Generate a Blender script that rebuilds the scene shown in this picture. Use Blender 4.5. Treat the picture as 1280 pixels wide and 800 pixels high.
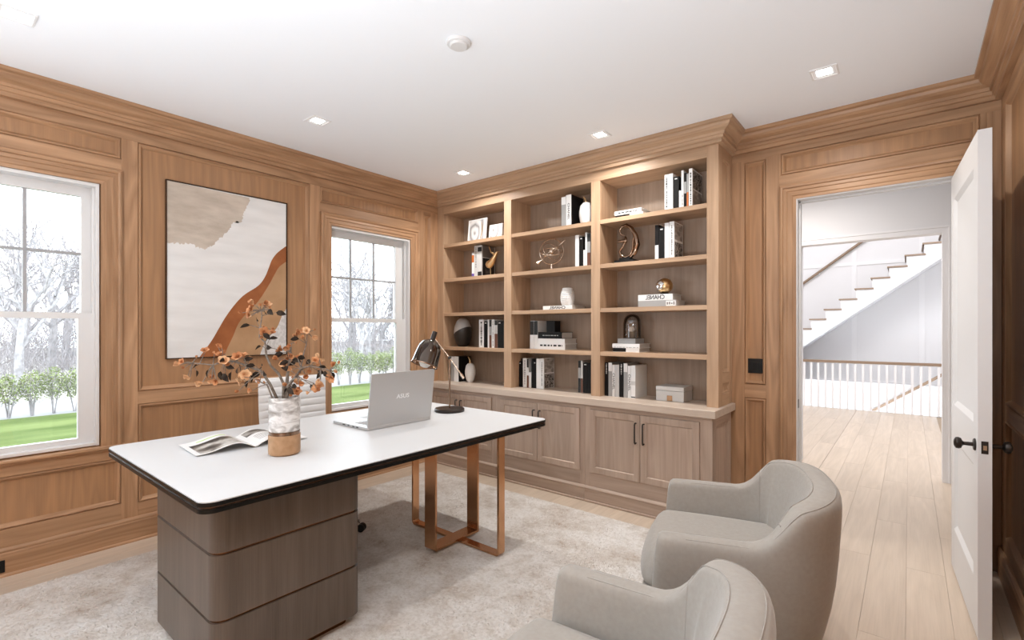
import bpy, bmesh, math, random
from mathutils import Vector, Matrix

for _o in list(bpy.data.objects):
    bpy.data.objects.remove(_o, do_unlink=True)
SC = bpy.context.scene
COL = SC.collection
RND = random.Random(7)
PI = math.pi

# ------------------------------------------------------------------ camera
cam_d = bpy.data.cameras.new('camera')
cam = bpy.data.objects.new('camera', cam_d)
COL.objects.link(cam)
cam.location = (0.0, 0.0, 1.5)
cam.rotation_euler = (PI / 2, 0.0, math.radians(39.18))
cam_d.sensor_width = 36.0
cam_d.lens = 17.143
cam_d.shift_y = 0.00897
cam_d.clip_start = 0.05
cam_d.clip_end = 300.0
SC.camera = cam

# ------------------------------------------------------------------ world, exposure
SKY_STRENGTH = 6.3
DOWNLIGHT_W = 1.5
WINDOW_FILL_W = 38.0
HALL_W = 265.0
REAR_FILL_W = 195.0
EXPOSURE = 0.33
W = bpy.data.worlds.new('overcast_sky')
SC.world = W
W.use_nodes = True
_bg = W.node_tree.nodes['Background']
_bg.inputs['Color'].default_value = (0.84, 0.925, 1.0, 1.0)
_bg.inputs['Strength'].default_value = SKY_STRENGTH
SC.view_settings.view_transform = 'Standard'
SC.view_settings.look = 'None'
SC.view_settings.gamma = 1.0
SC.view_settings.use_curve_mapping = False
SC.view_settings.exposure = EXPOSURE


def lamp_area(name, loc, rot, sx, sy, power, color=(1, 1, 1), spread=180.0):
    ld = bpy.data.lights.new(name, 'AREA')
    ld.shape = 'RECTANGLE'
    ld.size, ld.size_y = sx, sy
    ld.energy = power
    ld.color = color
    ld.spread = math.radians(spread)
    o = bpy.data.objects.new(name, ld)
    o.location = loc
    o.rotation_euler = rot
    COL.objects.link(o)
    return o


# fill lamps added at the unseen rear windows, tilted up to brighten the ceiling
lamp_area('window_fill', (-4.16, -1.25, 1.62), (0, math.radians(-102), 0), 1.7, 0.95, WINDOW_FILL_W, (0.80, 0.91, 1.0))
lamp_area('window_fill', (-4.16, -2.75, 1.62), (0, math.radians(-102), 0), 1.7, 0.95, WINDOW_FILL_W, (0.80, 0.91, 1.0))
# bodiless fill lamp added behind the camera, aimed up to brighten the ceiling
lamp_area('rear_fill', (-0.35, -1.3, 0.8), (PI, 0, 0), 1.6, 1.6, REAR_FILL_W, (0.76, 0.885, 1.0))
# unseen fill lamps added to brighten the stair hall and the passage
lamp_area('stair_hall_fill', (-0.8, 8.2, 5.2), (math.radians(32), 0, 0), 3.2, 3.2, HALL_W, (0.97, 0.98, 1.0))
lamp_area('passage_fill', (-1.2, 5.3, 3.0), (0, 0, 0), 1.0, 0.5, 32.0, (1.0, 0.96, 0.92))


# ------------------------------------------------------------------ helpers
def tag(o, label=None, cat=None, group=None, kind=None):
    if label: o['label'] = label
    if cat: o['category'] = cat
    if group: o['group'] = group
    if kind: o['kind'] = kind
    return o


def obj(name, bm, mat, parent=None, smooth=None, kind=None, recalc=True):
    """ONE mesh object. Coordinates are in the parent's own frame."""
    if recalc:
        bmesh.ops.recalc_face_normals(bm, faces=bm.faces)
    me = bpy.data.meshes.new(name)
    bm.to_mesh(me)
    bm.free()
    if smooth is not None:
        me.shade_smooth()
        me.set_sharp_from_angle(angle=math.radians(smooth))
    if mat is not None:
        me.materials.append(mat)
    o = bpy.data.objects.new(name, me)
    COL.objects.link(o)
    if parent is not None:
        o.parent = parent
    if kind:
        o['kind'] = kind
    return o


def wpart(name, bm, mat, parent, **k):
    """part modelled in world coordinates, kept there under a parent at parent.location"""
    o = obj(name, bm, mat, parent, **k)
    o.matrix_parent_inverse = world_of(parent).inverted()
    return o


def world_of(o):
    m = Matrix.Translation(o.location) @ o.rotation_euler.to_matrix().to_4x4()
    if o.parent is not None:
        m = world_of(o.parent) @ o.matrix_parent_inverse @ m
    return m


def thing(name, label, cat, loc=(0, 0, 0), rotz=0.0, group=None, kind=None):
    o = bpy.data.objects.new(name, None)
    o.empty_display_size = 0.05
    o.location = loc
    o.rotation_euler = (0, 0, rotz)
    COL.objects.link(o)
    return tag(o, label, cat, group, kind)


def struct(name, bm, mat, parent=None, **k):
    o = obj(name, bm, mat, parent, **k)
    o['kind'] = 'structure'
    return o


def B():
    return bmesh.new()


def box(bm, x0, x1, y0, y1, z0, z1, bev=0.0, seg=1):
    if x0 > x1: x0, x1 = x1, x0
    if y0 > y1: y0, y1 = y1, y0
    if z0 > z1: z0, z1 = z1, z0
    vs = [bm.verts.new(p) for p in ((x0, y0, z0), (x1, y0, z0), (x1, y1, z0), (x0, y1, z0),
                                    (x0, y0, z1), (x1, y0, z1), (x1, y1, z1), (x0, y1, z1))]
    fs = [bm.faces.new([vs[i] for i in q]) for q in ((0, 3, 2, 1), (4, 5, 6, 7), (0, 1, 5, 4), (1, 2, 6, 5), (2, 3, 7, 6), (3, 0, 4, 7))]
    if bev > 0:
        es = list({e for f in fs for e in f.edges})
        bmesh.ops.bevel(bm, geom=es, offset=bev, segments=seg, affect='EDGES', profile=0.6)
    return bm


def bx(*a, **k):
    return box(B(), *a, **k)


def prism(bm, pts, z0, z1):
    """vertical prism over an xy outline"""
    lo = [bm.verts.new((x, y, z0)) for x, y in pts]
    hi = [bm.verts.new((x, y, z1)) for x, y in pts]
    n = len(pts)
    for i in range(n):
        j = (i + 1) % n
        bm.faces.new((lo[i], lo[j], hi[j], hi[i]))
    bm.faces.new(list(reversed(lo)))
    bm.faces.new(hi)
    return bm


def rrect(x0, x1, y0, y1, r, n=8):
    pts = []
    for cx, cy, a in ((x1 - r, y0 + r, -90), (x1 - r, y1 - r, 0), (x0 + r, y1 - r, 90), (x0 + r, y0 + r, 180)):
        for i in range(n + 1):
            t = math.radians(a + 90.0 * i / n)
            pts.append((cx + r * math.cos(t), cy + r * math.sin(t)))
    return pts


def lathe(bm, prof, cx=0.0, cy=0.0, seg=24, cap=True, rib=None):
    rings = []
    for r, z in prof:
        ring = []
        for i in range(seg):
            a = 2 * PI * i / seg
            rr = r * (rib(i) if rib else 1.0)
            ring.append(bm.verts.new((cx + rr * math.cos(a), cy + rr * math.sin(a), z)))
        rings.append(ring)
    for a, b in zip(rings, rings[1:]):
        for i in range(seg):
            j = (i + 1) % seg
            bm.faces.new((a[i], a[j], b[j], b[i]))
    if cap:
        bm.faces.new(list(reversed(rings[0])))
        bm.faces.new(rings[-1])
    return bm


def tube(bm, pts, rad, seg=8, cap=True):
    pts = [Vector(p) for p in pts]
    n = len(pts)
    rads = rad if isinstance(rad, (list, tuple)) else [rad] * n
    prev = None
    rings = []
    for i, p in enumerate(pts):
        t = (pts[min(i + 1, n - 1)] - pts[max(i - 1, 0)]).normalized()
        if prev is None:
            a = Vector((0, 0, 1)) if abs(t.z) < 0.9 else Vector((1, 0, 0))
            u = t.cross(a).normalized()
        else:
            u = (prev - t * prev.dot(t))
            if u.length < 1e-6:
                u = t.orthogonal()
            u.normalize()
        prev = u
        v = t.cross(u)
        rings.append([bm.verts.new(p + (u * math.cos(2 * PI * k / seg) + v * math.sin(2 * PI * k / seg)) * rads[i]) for k in range(seg)])
    for a, b in zip(rings, rings[1:]):
        for i in range(seg):
            j = (i + 1) % seg
            bm.faces.new((a[i], a[j], b[j], b[i]))
    if cap and seg > 2:
        bm.faces.new(list(reversed(rings[0])))
        bm.faces.new(rings[-1])
    return bm


def ball(bm, c, r, seg=16, rings=10, sx=1, sy=1, sz=1):
    m = Matrix.Translation(c) @ Matrix.Diagonal((sx, sy, sz, 1))
    bmesh.ops.create_uvsphere(bm, u_segments=seg, v_segments=rings, radius=r, matrix=m)
    return bm


def sweep_run(bm, path, prof, i, closed=False):
    """the i-th straight run of a moulding swept along an xy path (room on the LEFT), mitred to its neighbours"""
    P = [Vector(p) for p in path]
    n = len(P)

    def nrm(a, b):
        t = (P[b] - P[a]).normalized()
        return Vector((-t.y, t.x))

    def mitre(k):
        ns = []
        if k > 0: ns.append(nrm(k - 1, k))
        if k < n - 1: ns.append(nrm(k, k + 1))
        if len(ns) == 1: return ns[0]
        m = (ns[0] + ns[1])
        return m / (1.0 + ns[0].dot(ns[1]))
    rows = []
    for k in (i, i + 1):
        m = mitre(k)
        rows.append([bm.verts.new((P[k].x + m.x * d, P[k].y + m.y * d, z)) for d, z in prof])
    a, b = rows
    L = len(prof)
    for j in range(L):
        k = (j + 1) % L
        bm.faces.new((a[j], b[j], b[k], a[k]))
    bm.faces.new(a)
    bm.faces.new(list(reversed(b)))
    return bm


def frame(bm, mp, u0, u1, v0, v1, prof, open_bottom=False, side=None):
    """picture-frame moulding; prof = [(inset, height above wall)], mp maps (u, v, d) to the room"""
    def corners(i):
        if open_bottom:
            return [(u0 + i, v0), (u0 + i, v1 - i), (u1 - i, v1 - i), (u1 - i, v0)]
        return [(u0 + i, v0 + i), (u0 + i, v1 - i), (u1 - i, v1 - i), (u1 - i, v0 + i)]
    loops = [[bm.verts.new(mp(u, v, d)) for u, v in corners(i)] for i, d in prof]
    rng = range(3) if open_bottom else range(4)
    if side is not None: rng = side
    for a, b in zip(loops, loops[1:]):
        for k in rng:
            j = (k + 1) % 4
            bm.faces.new((a[k], a[j], b[j], b[k]))
    for v in [v for v in bm.verts if not v.link_faces]:
        bm.verts.remove(v)
    return bm


def mbox(bm, mp, u0, u1, v0, v1, d0, d1, bev=0.0):
    a, b = mp(u0, v0, d0), mp(u1, v1, d1)
    return box(bm, a[0], b[0], a[1], b[1], a[2], b[2], bev)


def copy_tree(o, parent=None):
    c = o.copy()
    COL.objects.link(c)
    c.parent = parent
    for ch in [x for x in bpy.data.objects if x.parent is o]:
        copy_tree(ch, c)
    return c


def letters(name, body, size, loc, rot, mat, parent, extrude=0.0006, mirror=False, bold=False, width=None):
    cu = bpy.data.curves.new(name, 'FONT')
    cu.body = body
    cu.size = size
    cu.extrude = extrude
    cu.align_x = 'CENTER'
    cu.align_y = 'CENTER'
    if bold: cu.offset = size * 0.012
    tmp = bpy.data.objects.new(name + '_curve', cu)
    COL.objects.link(tmp)
    dg = bpy.context.evaluated_depsgraph_get()
    me = bpy.data.meshes.new_from_object(tmp.evaluated_get(dg))
    bpy.data.objects.remove(tmp, do_unlink=True)
    bpy.data.curves.remove(cu)
    if width:
        w = max(v.co.x for v in me.vertices) - min(v.co.x for v in me.vertices)
        for v in me.vertices: v.co.x *= width / w
    if mirror:
        for v in me.vertices: v.co.x = -v.co.x
        me.flip_normals()
    me.name = name
    me.materials.clear()
    me.materials.append(mat)
    o = bpy.data.objects.new(name, me)
    COL.objects.link(o)
    o.parent = parent
    o.location = loc
    o.rotation_euler = rot
    return o


# ------------------------------------------------------------------ materials
def new_mat(name):
    m = bpy.data.materials.new(name)
    m.use_nodes = True
    nt = m.node_tree
    return m, nt, nt.nodes['Principled BSDF']


def flat(name, c, rough=0.5, metal=0.0, spec=0.5, emit=None, es=0.0, sheen=0.0, trans=0.0, coat=0.0):
    m, nt, p = new_mat(name)
    p.inputs['Base Color'].default_value = (*c, 1)
    p.inputs['Roughness'].default_value = rough
    p.inputs['Metallic'].default_value = metal
    p.inputs['Specular IOR Level'].default_value = spec
    if sheen:
        p.inputs['Sheen Weight'].default_value = sheen
        p.inputs['Sheen Roughness'].default_value = 0.4
    if coat: p.inputs['Coat Weight'].default_value = coat
    if trans: p.inputs['Transmission Weight'].default_value = trans
    if emit:
        p.inputs['Emission Color'].default_value = (*emit, 1)
        p.inputs['Emission Strength'].default_value = es
    return m


def N(nt, t, **k):
    n = nt.nodes.new(t)
    for a, b in k.items(): setattr(n, a, b)
    return n


def ramp(nt, stops):
    r = N(nt, 'ShaderNodeValToRGB')
    e = r.color_ramp.elements
    while len(e) > 1: e.remove(e[-1])
    e[0].position, e[0].color = stops[0][0], (*stops[0][1], 1)
    for pos, c in stops[1:]:
        x = e.new(pos)
        x.color = (*c, 1)
    return r


def wood(name, dark, light, axis='z', rough=0.42, vary=0.10, figure=0.35, scale=1.0, bump=0.12, spec=0.4):
    """oak: long streaks along `axis`, cathedral figure, fine pores, each piece cut from another place"""
    m, nt, p = new_mat(name)
    L = nt.links.new
    tc = N(nt, 'ShaderNodeTexCoord')
    oi = N(nt, 'ShaderNodeObjectInfo')
    sh = N(nt, 'ShaderNodeVectorMath', operation='SCALE')
    cm = N(nt, 'ShaderNodeCombineXYZ')
    cm.inputs[0].default_value, cm.inputs[1].default_value, cm.inputs[2].default_value = 7.3, 11.7, 5.9
    L(cm.outputs[0], sh.inputs[0]); L(oi.outputs['Random'], sh.inputs['Scale'])
    ad = N(nt, 'ShaderNodeVectorMath', operation='ADD')
    L(tc.outputs['Object'], ad.inputs[0]); L(sh.outputs[0], ad.inputs[1])

    def mapped(along, across):
        mp = N(nt, 'ShaderNodeMapping')
        s = [across] * 3
        s['xyz'.index(axis)] = along
        mp.inputs['Scale'].default_value = s
        L(ad.outputs[0], mp.inputs['Vector'])
        return mp
    a = mapped(0.55 * scale, 9.0 * scale)
    n1 = N(nt, 'ShaderNodeTexNoise')
    n1.inputs['Scale'].default_value = 1.0
    n1.inputs['Detail'].default_value = 5.0
    n1.inputs['Roughness'].default_value = 0.6
    n1.inputs['Distortion'].default_value = 0.6
    L(a.outputs[0], n1.inputs['Vector'])
    b = mapped(0.8 * scale, 9.0 * scale)
    wv = N(nt, 'ShaderNodeTexNoise')
    wv.inputs['Scale'].default_value = 1.0
    wv.inputs['Detail'].default_value = 1.0
    L(b.outputs[0], wv.inputs['Vector'])
    mu = N(nt, 'ShaderNodeMath', operation='MULTIPLY')
    mu.inputs[1].default_value = 11.0
    L(wv.outputs[0], mu.inputs[0])
    fr = N(nt, 'ShaderNodeMath', operation='PINGPONG')
    fr.inputs[1].default_value = 1.0
    L(mu.outputs[0], fr.inputs[0])
    c = mapped(4.0 * scale, 190.0 * scale)
    n3 = N(nt, 'ShaderNodeTexNoise')
    n3.inputs['Scale'].default_value = 1.0
    n3.inputs['Detail'].default_value = 2.0
    L(c.outputs[0], n3.inputs['Vector'])
    mx = N(nt, 'ShaderNodeMix', data_type='FLOAT')
    mx.inputs['Factor'].default_value = figure
    L(n1.outputs[0], mx.inputs['A']); L(fr.outputs[0], mx.inputs['B'])
    mx2 = N(nt, 'ShaderNodeMix', data_type='FLOAT')
    mx2.inputs['Factor'].default_value = 0.28
    L(mx.outputs['Result'], mx2.inputs['A']); L(n3.outputs[0], mx2.inputs['B'])
    rp = ramp(nt, [(0.28, dark), (0.72, light)])
    L(mx2.outputs['Result'], rp.inputs['Fac'])
    # piece-to-piece tone
    mr = N(nt, 'ShaderNodeMapRange')
    mr.inputs['To Min'].default_value, mr.inputs['To Max'].default_value = 1.0 - vary, 1.0 + vary
    L(oi.outputs['Random'], mr.inputs['Value'])
    hs = N(nt, 'ShaderNodeHueSaturation')
    L(mr.outputs[0], hs.inputs['Value']); L(rp.outputs[0], hs.inputs['Color'])
    L(hs.outputs[0], p.inputs['Base Color'])
    bp = N(nt, 'ShaderNodeBump')
    bp.inputs['Strength'].default_value = bump
    bp.inputs['Distance'].default_value = 0.002
    L(mx2.outputs['Result'], bp.inputs['Height']); L(bp.outputs[0], p.inputs['Normal'])
    p.inputs['Roughness'].default_value = rough
    p.inputs['Specular IOR Level'].default_value = spec
    return m


def speckle(name, stops, scale, rough=0.8, detail=4.0, bump=0.0, bscale=None, distort=0.0, sheen=0.0, spec=0.3, metal=0.0, stretch=(1, 1, 1)):
    m, nt, p = new_mat(name)
    L = nt.links.new
    tc = N(nt, 'ShaderNodeTexCoord')
    mp = N(nt, 'ShaderNodeMapping')
    mp.inputs['Scale'].default_value = stretch
    L(tc.outputs['Object'], mp.inputs['Vector'])
    n = N(nt, 'ShaderNodeTexNoise')
    n.inputs['Scale'].default_value = scale
    n.inputs['Detail'].default_value = detail
    n.inputs['Distortion'].default_value = distort
    L(mp.outputs[0], n.inputs['Vector'])
    r = ramp(nt, stops)
    L(n.outputs[0], r.inputs['Fac']); L(r.outputs[0], p.inputs['Base Color'])
    if bump:
        n2 = N(nt, 'ShaderNodeTexNoise')
        n2.inputs['Scale'].default_value = bscale or scale * 4
        n2.inputs['Detail'].default_value = 3.0
        L(mp.outputs[0], n2.inputs['Vector'])
        bp = N(nt, 'ShaderNodeBump')
        bp.inputs['Strength'].default_value = bump
        bp.inputs['Distance'].default_value = 0.004
        L(n2.outputs[0], bp.inputs['Height']); L(bp.outputs[0], p.inputs['Normal'])
    p.inputs['Roughness'].default_value = rough
    p.inputs['Specular IOR Level'].default_value = spec
    p.inputs['Metallic'].default_value = metal
    if sheen:
        p.inputs['Sheen Weight'].default_value = sheen
        p.inputs['Sheen Roughness'].default_value = 0.35
    return m


def clear_glass(name, tint=(1, 1, 1), refl=0.08, rough=0.0):
    """thin pane: light passes straight through, the surface mirrors a little"""
    m, nt, p = new_mat(name)
    L = nt.links.new
    tr = N(nt, 'ShaderNodeBsdfTransparent')
    tr.inputs['Color'].default_value = (*tint, 1)
    gl = N(nt, 'ShaderNodeBsdfGlossy')
    gl.inputs['Roughness'].default_value = rough
    fz = N(nt, 'ShaderNodeFresnel')
    fz.inputs['IOR'].default_value = 1.45
    mt = N(nt, 'ShaderNodeMath', operation='MULTIPLY')
    mt.inputs[1].default_value = refl / 0.04
    L(fz.outputs[0], mt.inputs[0])
    mt.use_clamp = True
    mx = N(nt, 'ShaderNodeMixShader')
    L(mt.outputs[0], mx.inputs['Fac']); L(tr.outputs[0], mx.inputs[1]); L(gl.outputs[0], mx.inputs[2])
    L(mx.outputs[0], nt.nodes['Material Output'].inputs['Surface'])
    return m


OD, OL = (0.310, 0.170, 0.088), (0.505, 0.300, 0.168)
M = {}
for ax in 'xyz':
    M['oak_' + ax] = wood('wall_oak_' + ax, OD, OL, ax)
    M['case_' + ax] = wood('bookcase_oak_' + ax, (0.36, 0.225, 0.135), (0.56, 0.375, 0.24), ax, rough=0.45, vary=0.05, figure=0.2)
    M['base_' + ax] = wood('cabinet_oak_cool_lit_' + ax, (0.35, 0.255, 0.195), (0.51, 0.39, 0.31), ax, rough=0.45, vary=0.05, figure=0.2)  # bookcase oak again, with the cooler light below put into the colour
M['oak_panel'] = wood('wall_oak_veneer', OD, (0.45, 0.245, 0.12), 'z', figure=0.32, vary=0.06)
M['case_back'] = wood('bookcase_back_oak_shaded', (0.25, 0.18, 0.13), (0.40, 0.30, 0.225), 'z', vary=0.03, figure=0.15)  # same oak; the duller light inside the bays is put into the colour
M['floor'] = wood('floor_oak', (0.47, 0.37, 0.28), (0.63, 0.51, 0.40), 'y', rough=0.35, vary=0.06, figure=0.16, bump=0.05)
M['desk_wood'] = wood('smoked_walnut', (0.070, 0.050, 0.037), (0.135, 0.102, 0.079), 'z', rough=0.38, vary=0.02, figure=0.15)
M['ceiling'] = flat('ceiling_paint', (0.885, 0.90, 0.925), 0.9, spec=0.1)
M['white'] = flat('white_trim_paint', (0.70, 0.685, 0.675), 0.45)
M['hallwhite'] = flat('hall_white_paint', (0.80, 0.79, 0.80), 0.6)
M['halltrim'] = flat('hall_trim_paint', (0.84, 0.83, 0.84), 0.5)
M['vinyl'] = flat('window_white', (0.72, 0.715, 0.71), 0.4)
M['muntin'] = flat('window_muntin_grey', (0.36, 0.36, 0.37), 0.4)  # white muntins; their backlit shade is put into the colour
M['glass'] = clear_glass('window_glass', (0.97, 0.98, 0.98), 0.05)
M['subfloor'] = flat('floor_gap_dark', (0.40, 0.31, 0.23), 0.9)
M['bronze'] = flat('dark_bronze', (0.045, 0.038, 0.034), 0.38, 0.8)
M['black'] = flat('black_plastic', (0.006, 0.006, 0.006), 0.45, spec=0.25)
M['blackbook'] = flat('black_bookcloth', (0.007, 0.006, 0.006), 0.5, spec=0.2)
M['whitebook'] = flat('white_bookcloth', (0.80, 0.80, 0.79), 0.5)
M['greybook'] = flat('grey_bookcloth', (0.36, 0.36, 0.355), 0.55)
M['paleglaze'] = flat('pale_grey_bookcloth', (0.58, 0.575, 0.56), 0.5)
M['brownbook'] = flat('brown_bookcloth', (0.13, 0.045, 0.022), 0.5)
M['orangebook'] = flat('orange_bookcloth', (0.50, 0.14, 0.03), 0.5)
M['purple'] = flat('purple_ink', (0.15, 0.10, 0.42), 0.5)
M['pages'] = speckle('page_edges', [(0.3, (0.52, 0.50, 0.47)), (0.7, (0.66, 0.64, 0.61))], 60, 0.9, stretch=(1, 0.2, 8))
M['ink'] = flat('black_ink', (0.015, 0.015, 0.015), 0.6)
M['greyink'] = flat('grey_ink', (0.22, 0.21, 0.20), 0.6)
M['silver'] = flat('laptop_aluminium', (0.50, 0.495, 0.49), 0.42, 0.55)
M['copper'] = flat('brushed_copper', (0.56, 0.31, 0.17), 0.16, 1.0)
M['gold'] = flat('antique_gold', (0.70, 0.48, 0.25), 0.28, 1.0)
M['champagne'] = flat('champagne_metal', (0.72, 0.60, 0.50), 0.22, 1.0)
M['bronze_gloss'] = flat('polished_bronze', (0.30, 0.20, 0.14), 0.16, 1.0)
M['tabletop'] = flat('white_laminate', (0.65, 0.65, 0.65), 0.45, spec=0.25)
M['tableedge'] = flat('black_lacquer_edge', (0.006, 0.005, 0.004), 0.3, spec=0.2)
M['ceramic'] = flat('white_ceramic', (0.80, 0.79, 0.77), 0.4)
M['velvet'] = speckle('greige_velvet', [(0.3, (0.315, 0.285, 0.252)), (0.7, (0.345, 0.315, 0.280))], 60, 0.85, bump=0.12, bscale=450, sheen=0.30)
M['piping'] = flat('velvet_seam', (0.30, 0.27, 0.24), 0.9)
M['worktop'] = wood('bleached_oak_x', (0.47, 0.37, 0.29), (0.64, 0.53, 0.44), 'x', vary=0.02, figure=0.15)
M['stairoak'] = wood('stair_oak', (0.22, 0.15, 0.10), (0.34, 0.24, 0.165), 'x', vary=0.03, figure=0.1)
M['whiteleather'] = flat('white_leather', (0.76, 0.755, 0.75), 0.5)
M['chrome'] = flat('chrome', (0.75, 0.75, 0.76), 0.12, 1.0)

# ------------------------------------------------------------------ the room's measures (metres)
XL, XR, YW, YR, ZC = -4.27, 0.44, 4.23, -3.6, 3.06     # window wall, right wall, back wall, rear wall, ceiling
YU, YB = 3.865, 3.72                                    # face of the bookcase, face of its base cabinets
CASE_R = -1.125                                         # right side of the bookcase
RECESS = -0.022
mpL = lambda u, v, d: (XL + d, u, v)
mpB = lambda u, v, d: (u, YW - d, v)
mpR = lambda u, v, d: (XR - d, u, v)
mpRear = lambda u, v, d: (u, YR + d, v)

# ---- floor: dark subfloor with every plank in view laid on it
bm = B()
box(bm, XL - 0.2, XR + 0.2, YR - 0.2, 11.08, -0.25, -0.012)
floor = struct('floor', bm, M['subfloor'])
PW = 0.185
ncol = int((XR - XL) / PW) + 1
rp = random.Random(3)


def plank(x0, x1, y0, y1):
    obj('plank', bx(x0 + 0.0006, x1 - 0.0006, y0 + 0.0006, y1 - 0.0006, -0.012, 0.0), M['floor'], floor)


for c in range(ncol):
    x0 = XL + c * PW
    x1 = min(x0 + PW, XR)
    if x1 - x0 < 0.02: continue
    y = 0.1 - rp.uniform(0.0, 1.6)
    if x0 < -1.2 and x0 > -3.9:
        y = 3.2 - rp.uniform(0, 0.6)          # under the rug nothing of the boards is seen
    stop = YW if (x1 < -0.75 or x0 > 0.35) else 11.06
    while y < stop:
        ln = rp.uniform(1.1, 2.3)
        y1 = min(y + ln, stop)
        if stop - y1 < 0.3: y1 = stop
        plank(x0, x1, y, y1)
        y = y1
# hall boards left of the doorway, seen through it
for c in range(1, 7):
    x1 = -0.757 - (c - 1) * PW
    x0 = x1 - PW
    y = 6.3 + rp.uniform(-0.6, 0.4)
    while y < 11.06:
        y1 = min(y + rp.uniform(1.2, 2.3), 11.06)
        if 11.06 - y1 < 0.3: y1 = 11.06
        plank(x0, x1, y, y1)
        y = y1
obj('under_board', bx(XL, -3.9, YR, 0.0, -0.012, -0.001), M['floor'], floor)
obj('under_board', bx(-0.9, XR, YR, 0.0, -0.012, -0.001), M['floor'], floor)

# ---- ceiling
struct('ceiling', bx(XL - 0.2, XR + 0.2, YR - 0.2, YW + 0.15, ZC, ZC + 0.12), M['ceiling'])

# ---- window openings of the window wall: (y0, y1) of the hole, casing outer y0, y1
Z_SILL, Z_HEAD = 0.712, 2.487
WIN = [(-0.153, 0.797, -0.263, 0.917), (2.432, 3.459, 2.399, 3.575)]
HID = [(-1.74, -0.79), (-3.24, -2.29)]


def slab_with_holes(bm, mp, u0, u1, v0, v1, holes, d0, d1):
    u = u0
    for (a, b, lo, hi) in sorted(holes):
        mbox(bm, mp, u, a, v0, v1, d0, d1)
        if lo > v0: mbox(bm, mp, a, b, v0, lo, d0, d1)
        if hi < v1: mbox(bm, mp, a, b, hi, v1, d0, d1)
        u = b
    mbox(bm, mp, u, u1, v0, v1, d0, d1)


bm = B()
slab_with_holes(bm, mpL, YR - 0.2, YW + 0.2, -0.2, ZC + 0.1, [(a, b, Z_SILL, Z_HEAD) for a, b, _, _ in WIN] + [(a, b, Z_SILL, Z_HEAD) for a, b in HID], -0.22, RECESS)
wall_left = struct('wall_left', bm, M['oak_panel'])
bm = B()
DX0, DX1, DZ = -0.672, 0.272, 2.495
slab_with_holes(bm, mpB, XL - 0.2, XR + 0.2, -0.2, ZC + 0.1, [(DX0, DX1, -0.2, DZ)], -0.13, RECESS)
wall_back = struct('wall_back', bm, M['oak_panel'])
bm = B()
mbox(bm, mpR, YR - 0.2, YW + 0.15, -0.2, ZC + 0.1, -0.2, RECESS)
wall_right = struct('wall_right', bm, M['oak_panel'])
bm = B()
mbox(bm, mpRear, XL - 0.2, XR + 0.2, -0.2, ZC + 0.1, -0.2, 0.0)
wall_rear = struct('wall_rear', bm, M['oak_panel'])

PANEL_PROF = [(0.0, 0.0), (0.003, -0.006), (0.008, 0.004), (0.013, 0.005), (0.017, 0.002), (0.031, RECESS + 0.004), (0.034, RECESS)]


def stile(w, mp, u0, u1, v0, v1, d=0.0):
    return obj('stile', mbox(B(), mp, u0, u1, v0, v1, RECESS - 0.002, d, 0.0012), M['oak_z'], w)


def rail(w, mp, u0, u1, v0, v1, ax, d=0.0):
    return obj('rail', mbox(B(), mp, u0, u1, v0, v1, RECESS - 0.002, d, 0.0012), M['oak_' + ax], w)


def panel(w, mp, u0, u1, v0, v1, ax='z'):
    obj('panel', mbox(B(), mp, u0 + 0.001, u1 - 0.001, v0 + 0.001, v1 - 0.001, RECESS - 0.001, RECESS + 0.0015), M['oak_panel'], w)
    obj('panel_moulding', frame(B(), mp, u0, u1, v0, v1, PANEL_PROF, side=(0,)), M['oak_z'], w)
    obj('panel_moulding', frame(B(), mp, u0, u1, v0, v1, PANEL_PROF, side=(2,)), M['oak_z'], w)
    hx = 'oak_x' if mp is mpB else 'oak_y'
    obj('panel_moulding', frame(B(), mp, u0, u1, v0, v1, PANEL_PROF, side=(1,)), M[hx], w)
    obj('panel_moulding', frame(B(), mp, u0, u1, v0, v1, PANEL_PROF, side=(3,)), M[hx], w)


CASING = [(0.0, 0.0), (0.0, 0.028), (0.012, 0.034), (0.024, 0.030), (0.028, 0.020), (0.050, 0.022), (0.056, 0.015), (0.085, 0.017), (0.092, 0.011), (0.112, 0.012), (0.112, -0.03)]

# ---- window wall boards
Z1, Z2, Z3 = 0.262, 0.965, 1.055       # lower panel, chair rail
ZT0, ZT1 = 2.686, 2.835                # small panels above the windows
w = wall_left
rail(w, mpL, YR, YU, ZT1, 2.935, 'y')
for (a, b) in ((0.917, 1.012), (2.297, 2.399), (3.575, 3.655), (3.760, YU), (-0.37, -0.263)):
    stile(w, mpL, a, b, 0.165, ZT1)
for (a, b) in ((-0.263, 0.917), (2.399, 3.575)):
    rail(w, mpL, a, b, 2.607, ZT0, 'y')
    panel(w, mpL, a, b, ZT0, ZT1)
rail(w, mpL, -0.263, 0.917, 0.165, 0.28, 'y')
panel(w, mpL, -0.263, 0.917, 0.28, 0.60)
rail(w, mpL, -0.263, 0.917, 0.60, 0.665, 'y')
rail(w, mpL, 2.399, 3.575, 0.165, 0.28, 'y')
panel(w, mpL, 2.399, 3.575, 0.28, 0.60)
rail(w, mpL, 2.399, 3.575, 0.60, 0.665, 'y')
rail(w, mpL, 1.012, 2.297, 0.165, Z1, 'y')
panel(w, mpL, 1.012, 2.297, Z1, Z2)
rail(w, mpL, 1.012, 2.297, Z2, Z3, 'y')
panel(w, mpL, 1.012, 2.297, Z3, 2.832)
rail(w, mpL, 3.655, 3.760, 0.165, Z1, 'y')
panel(w, mpL, 3.655, 3.760, Z1, 2.80)
rail(w, mpL, 3.655, 3.760, 2.80, ZT1, 'y')

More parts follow.
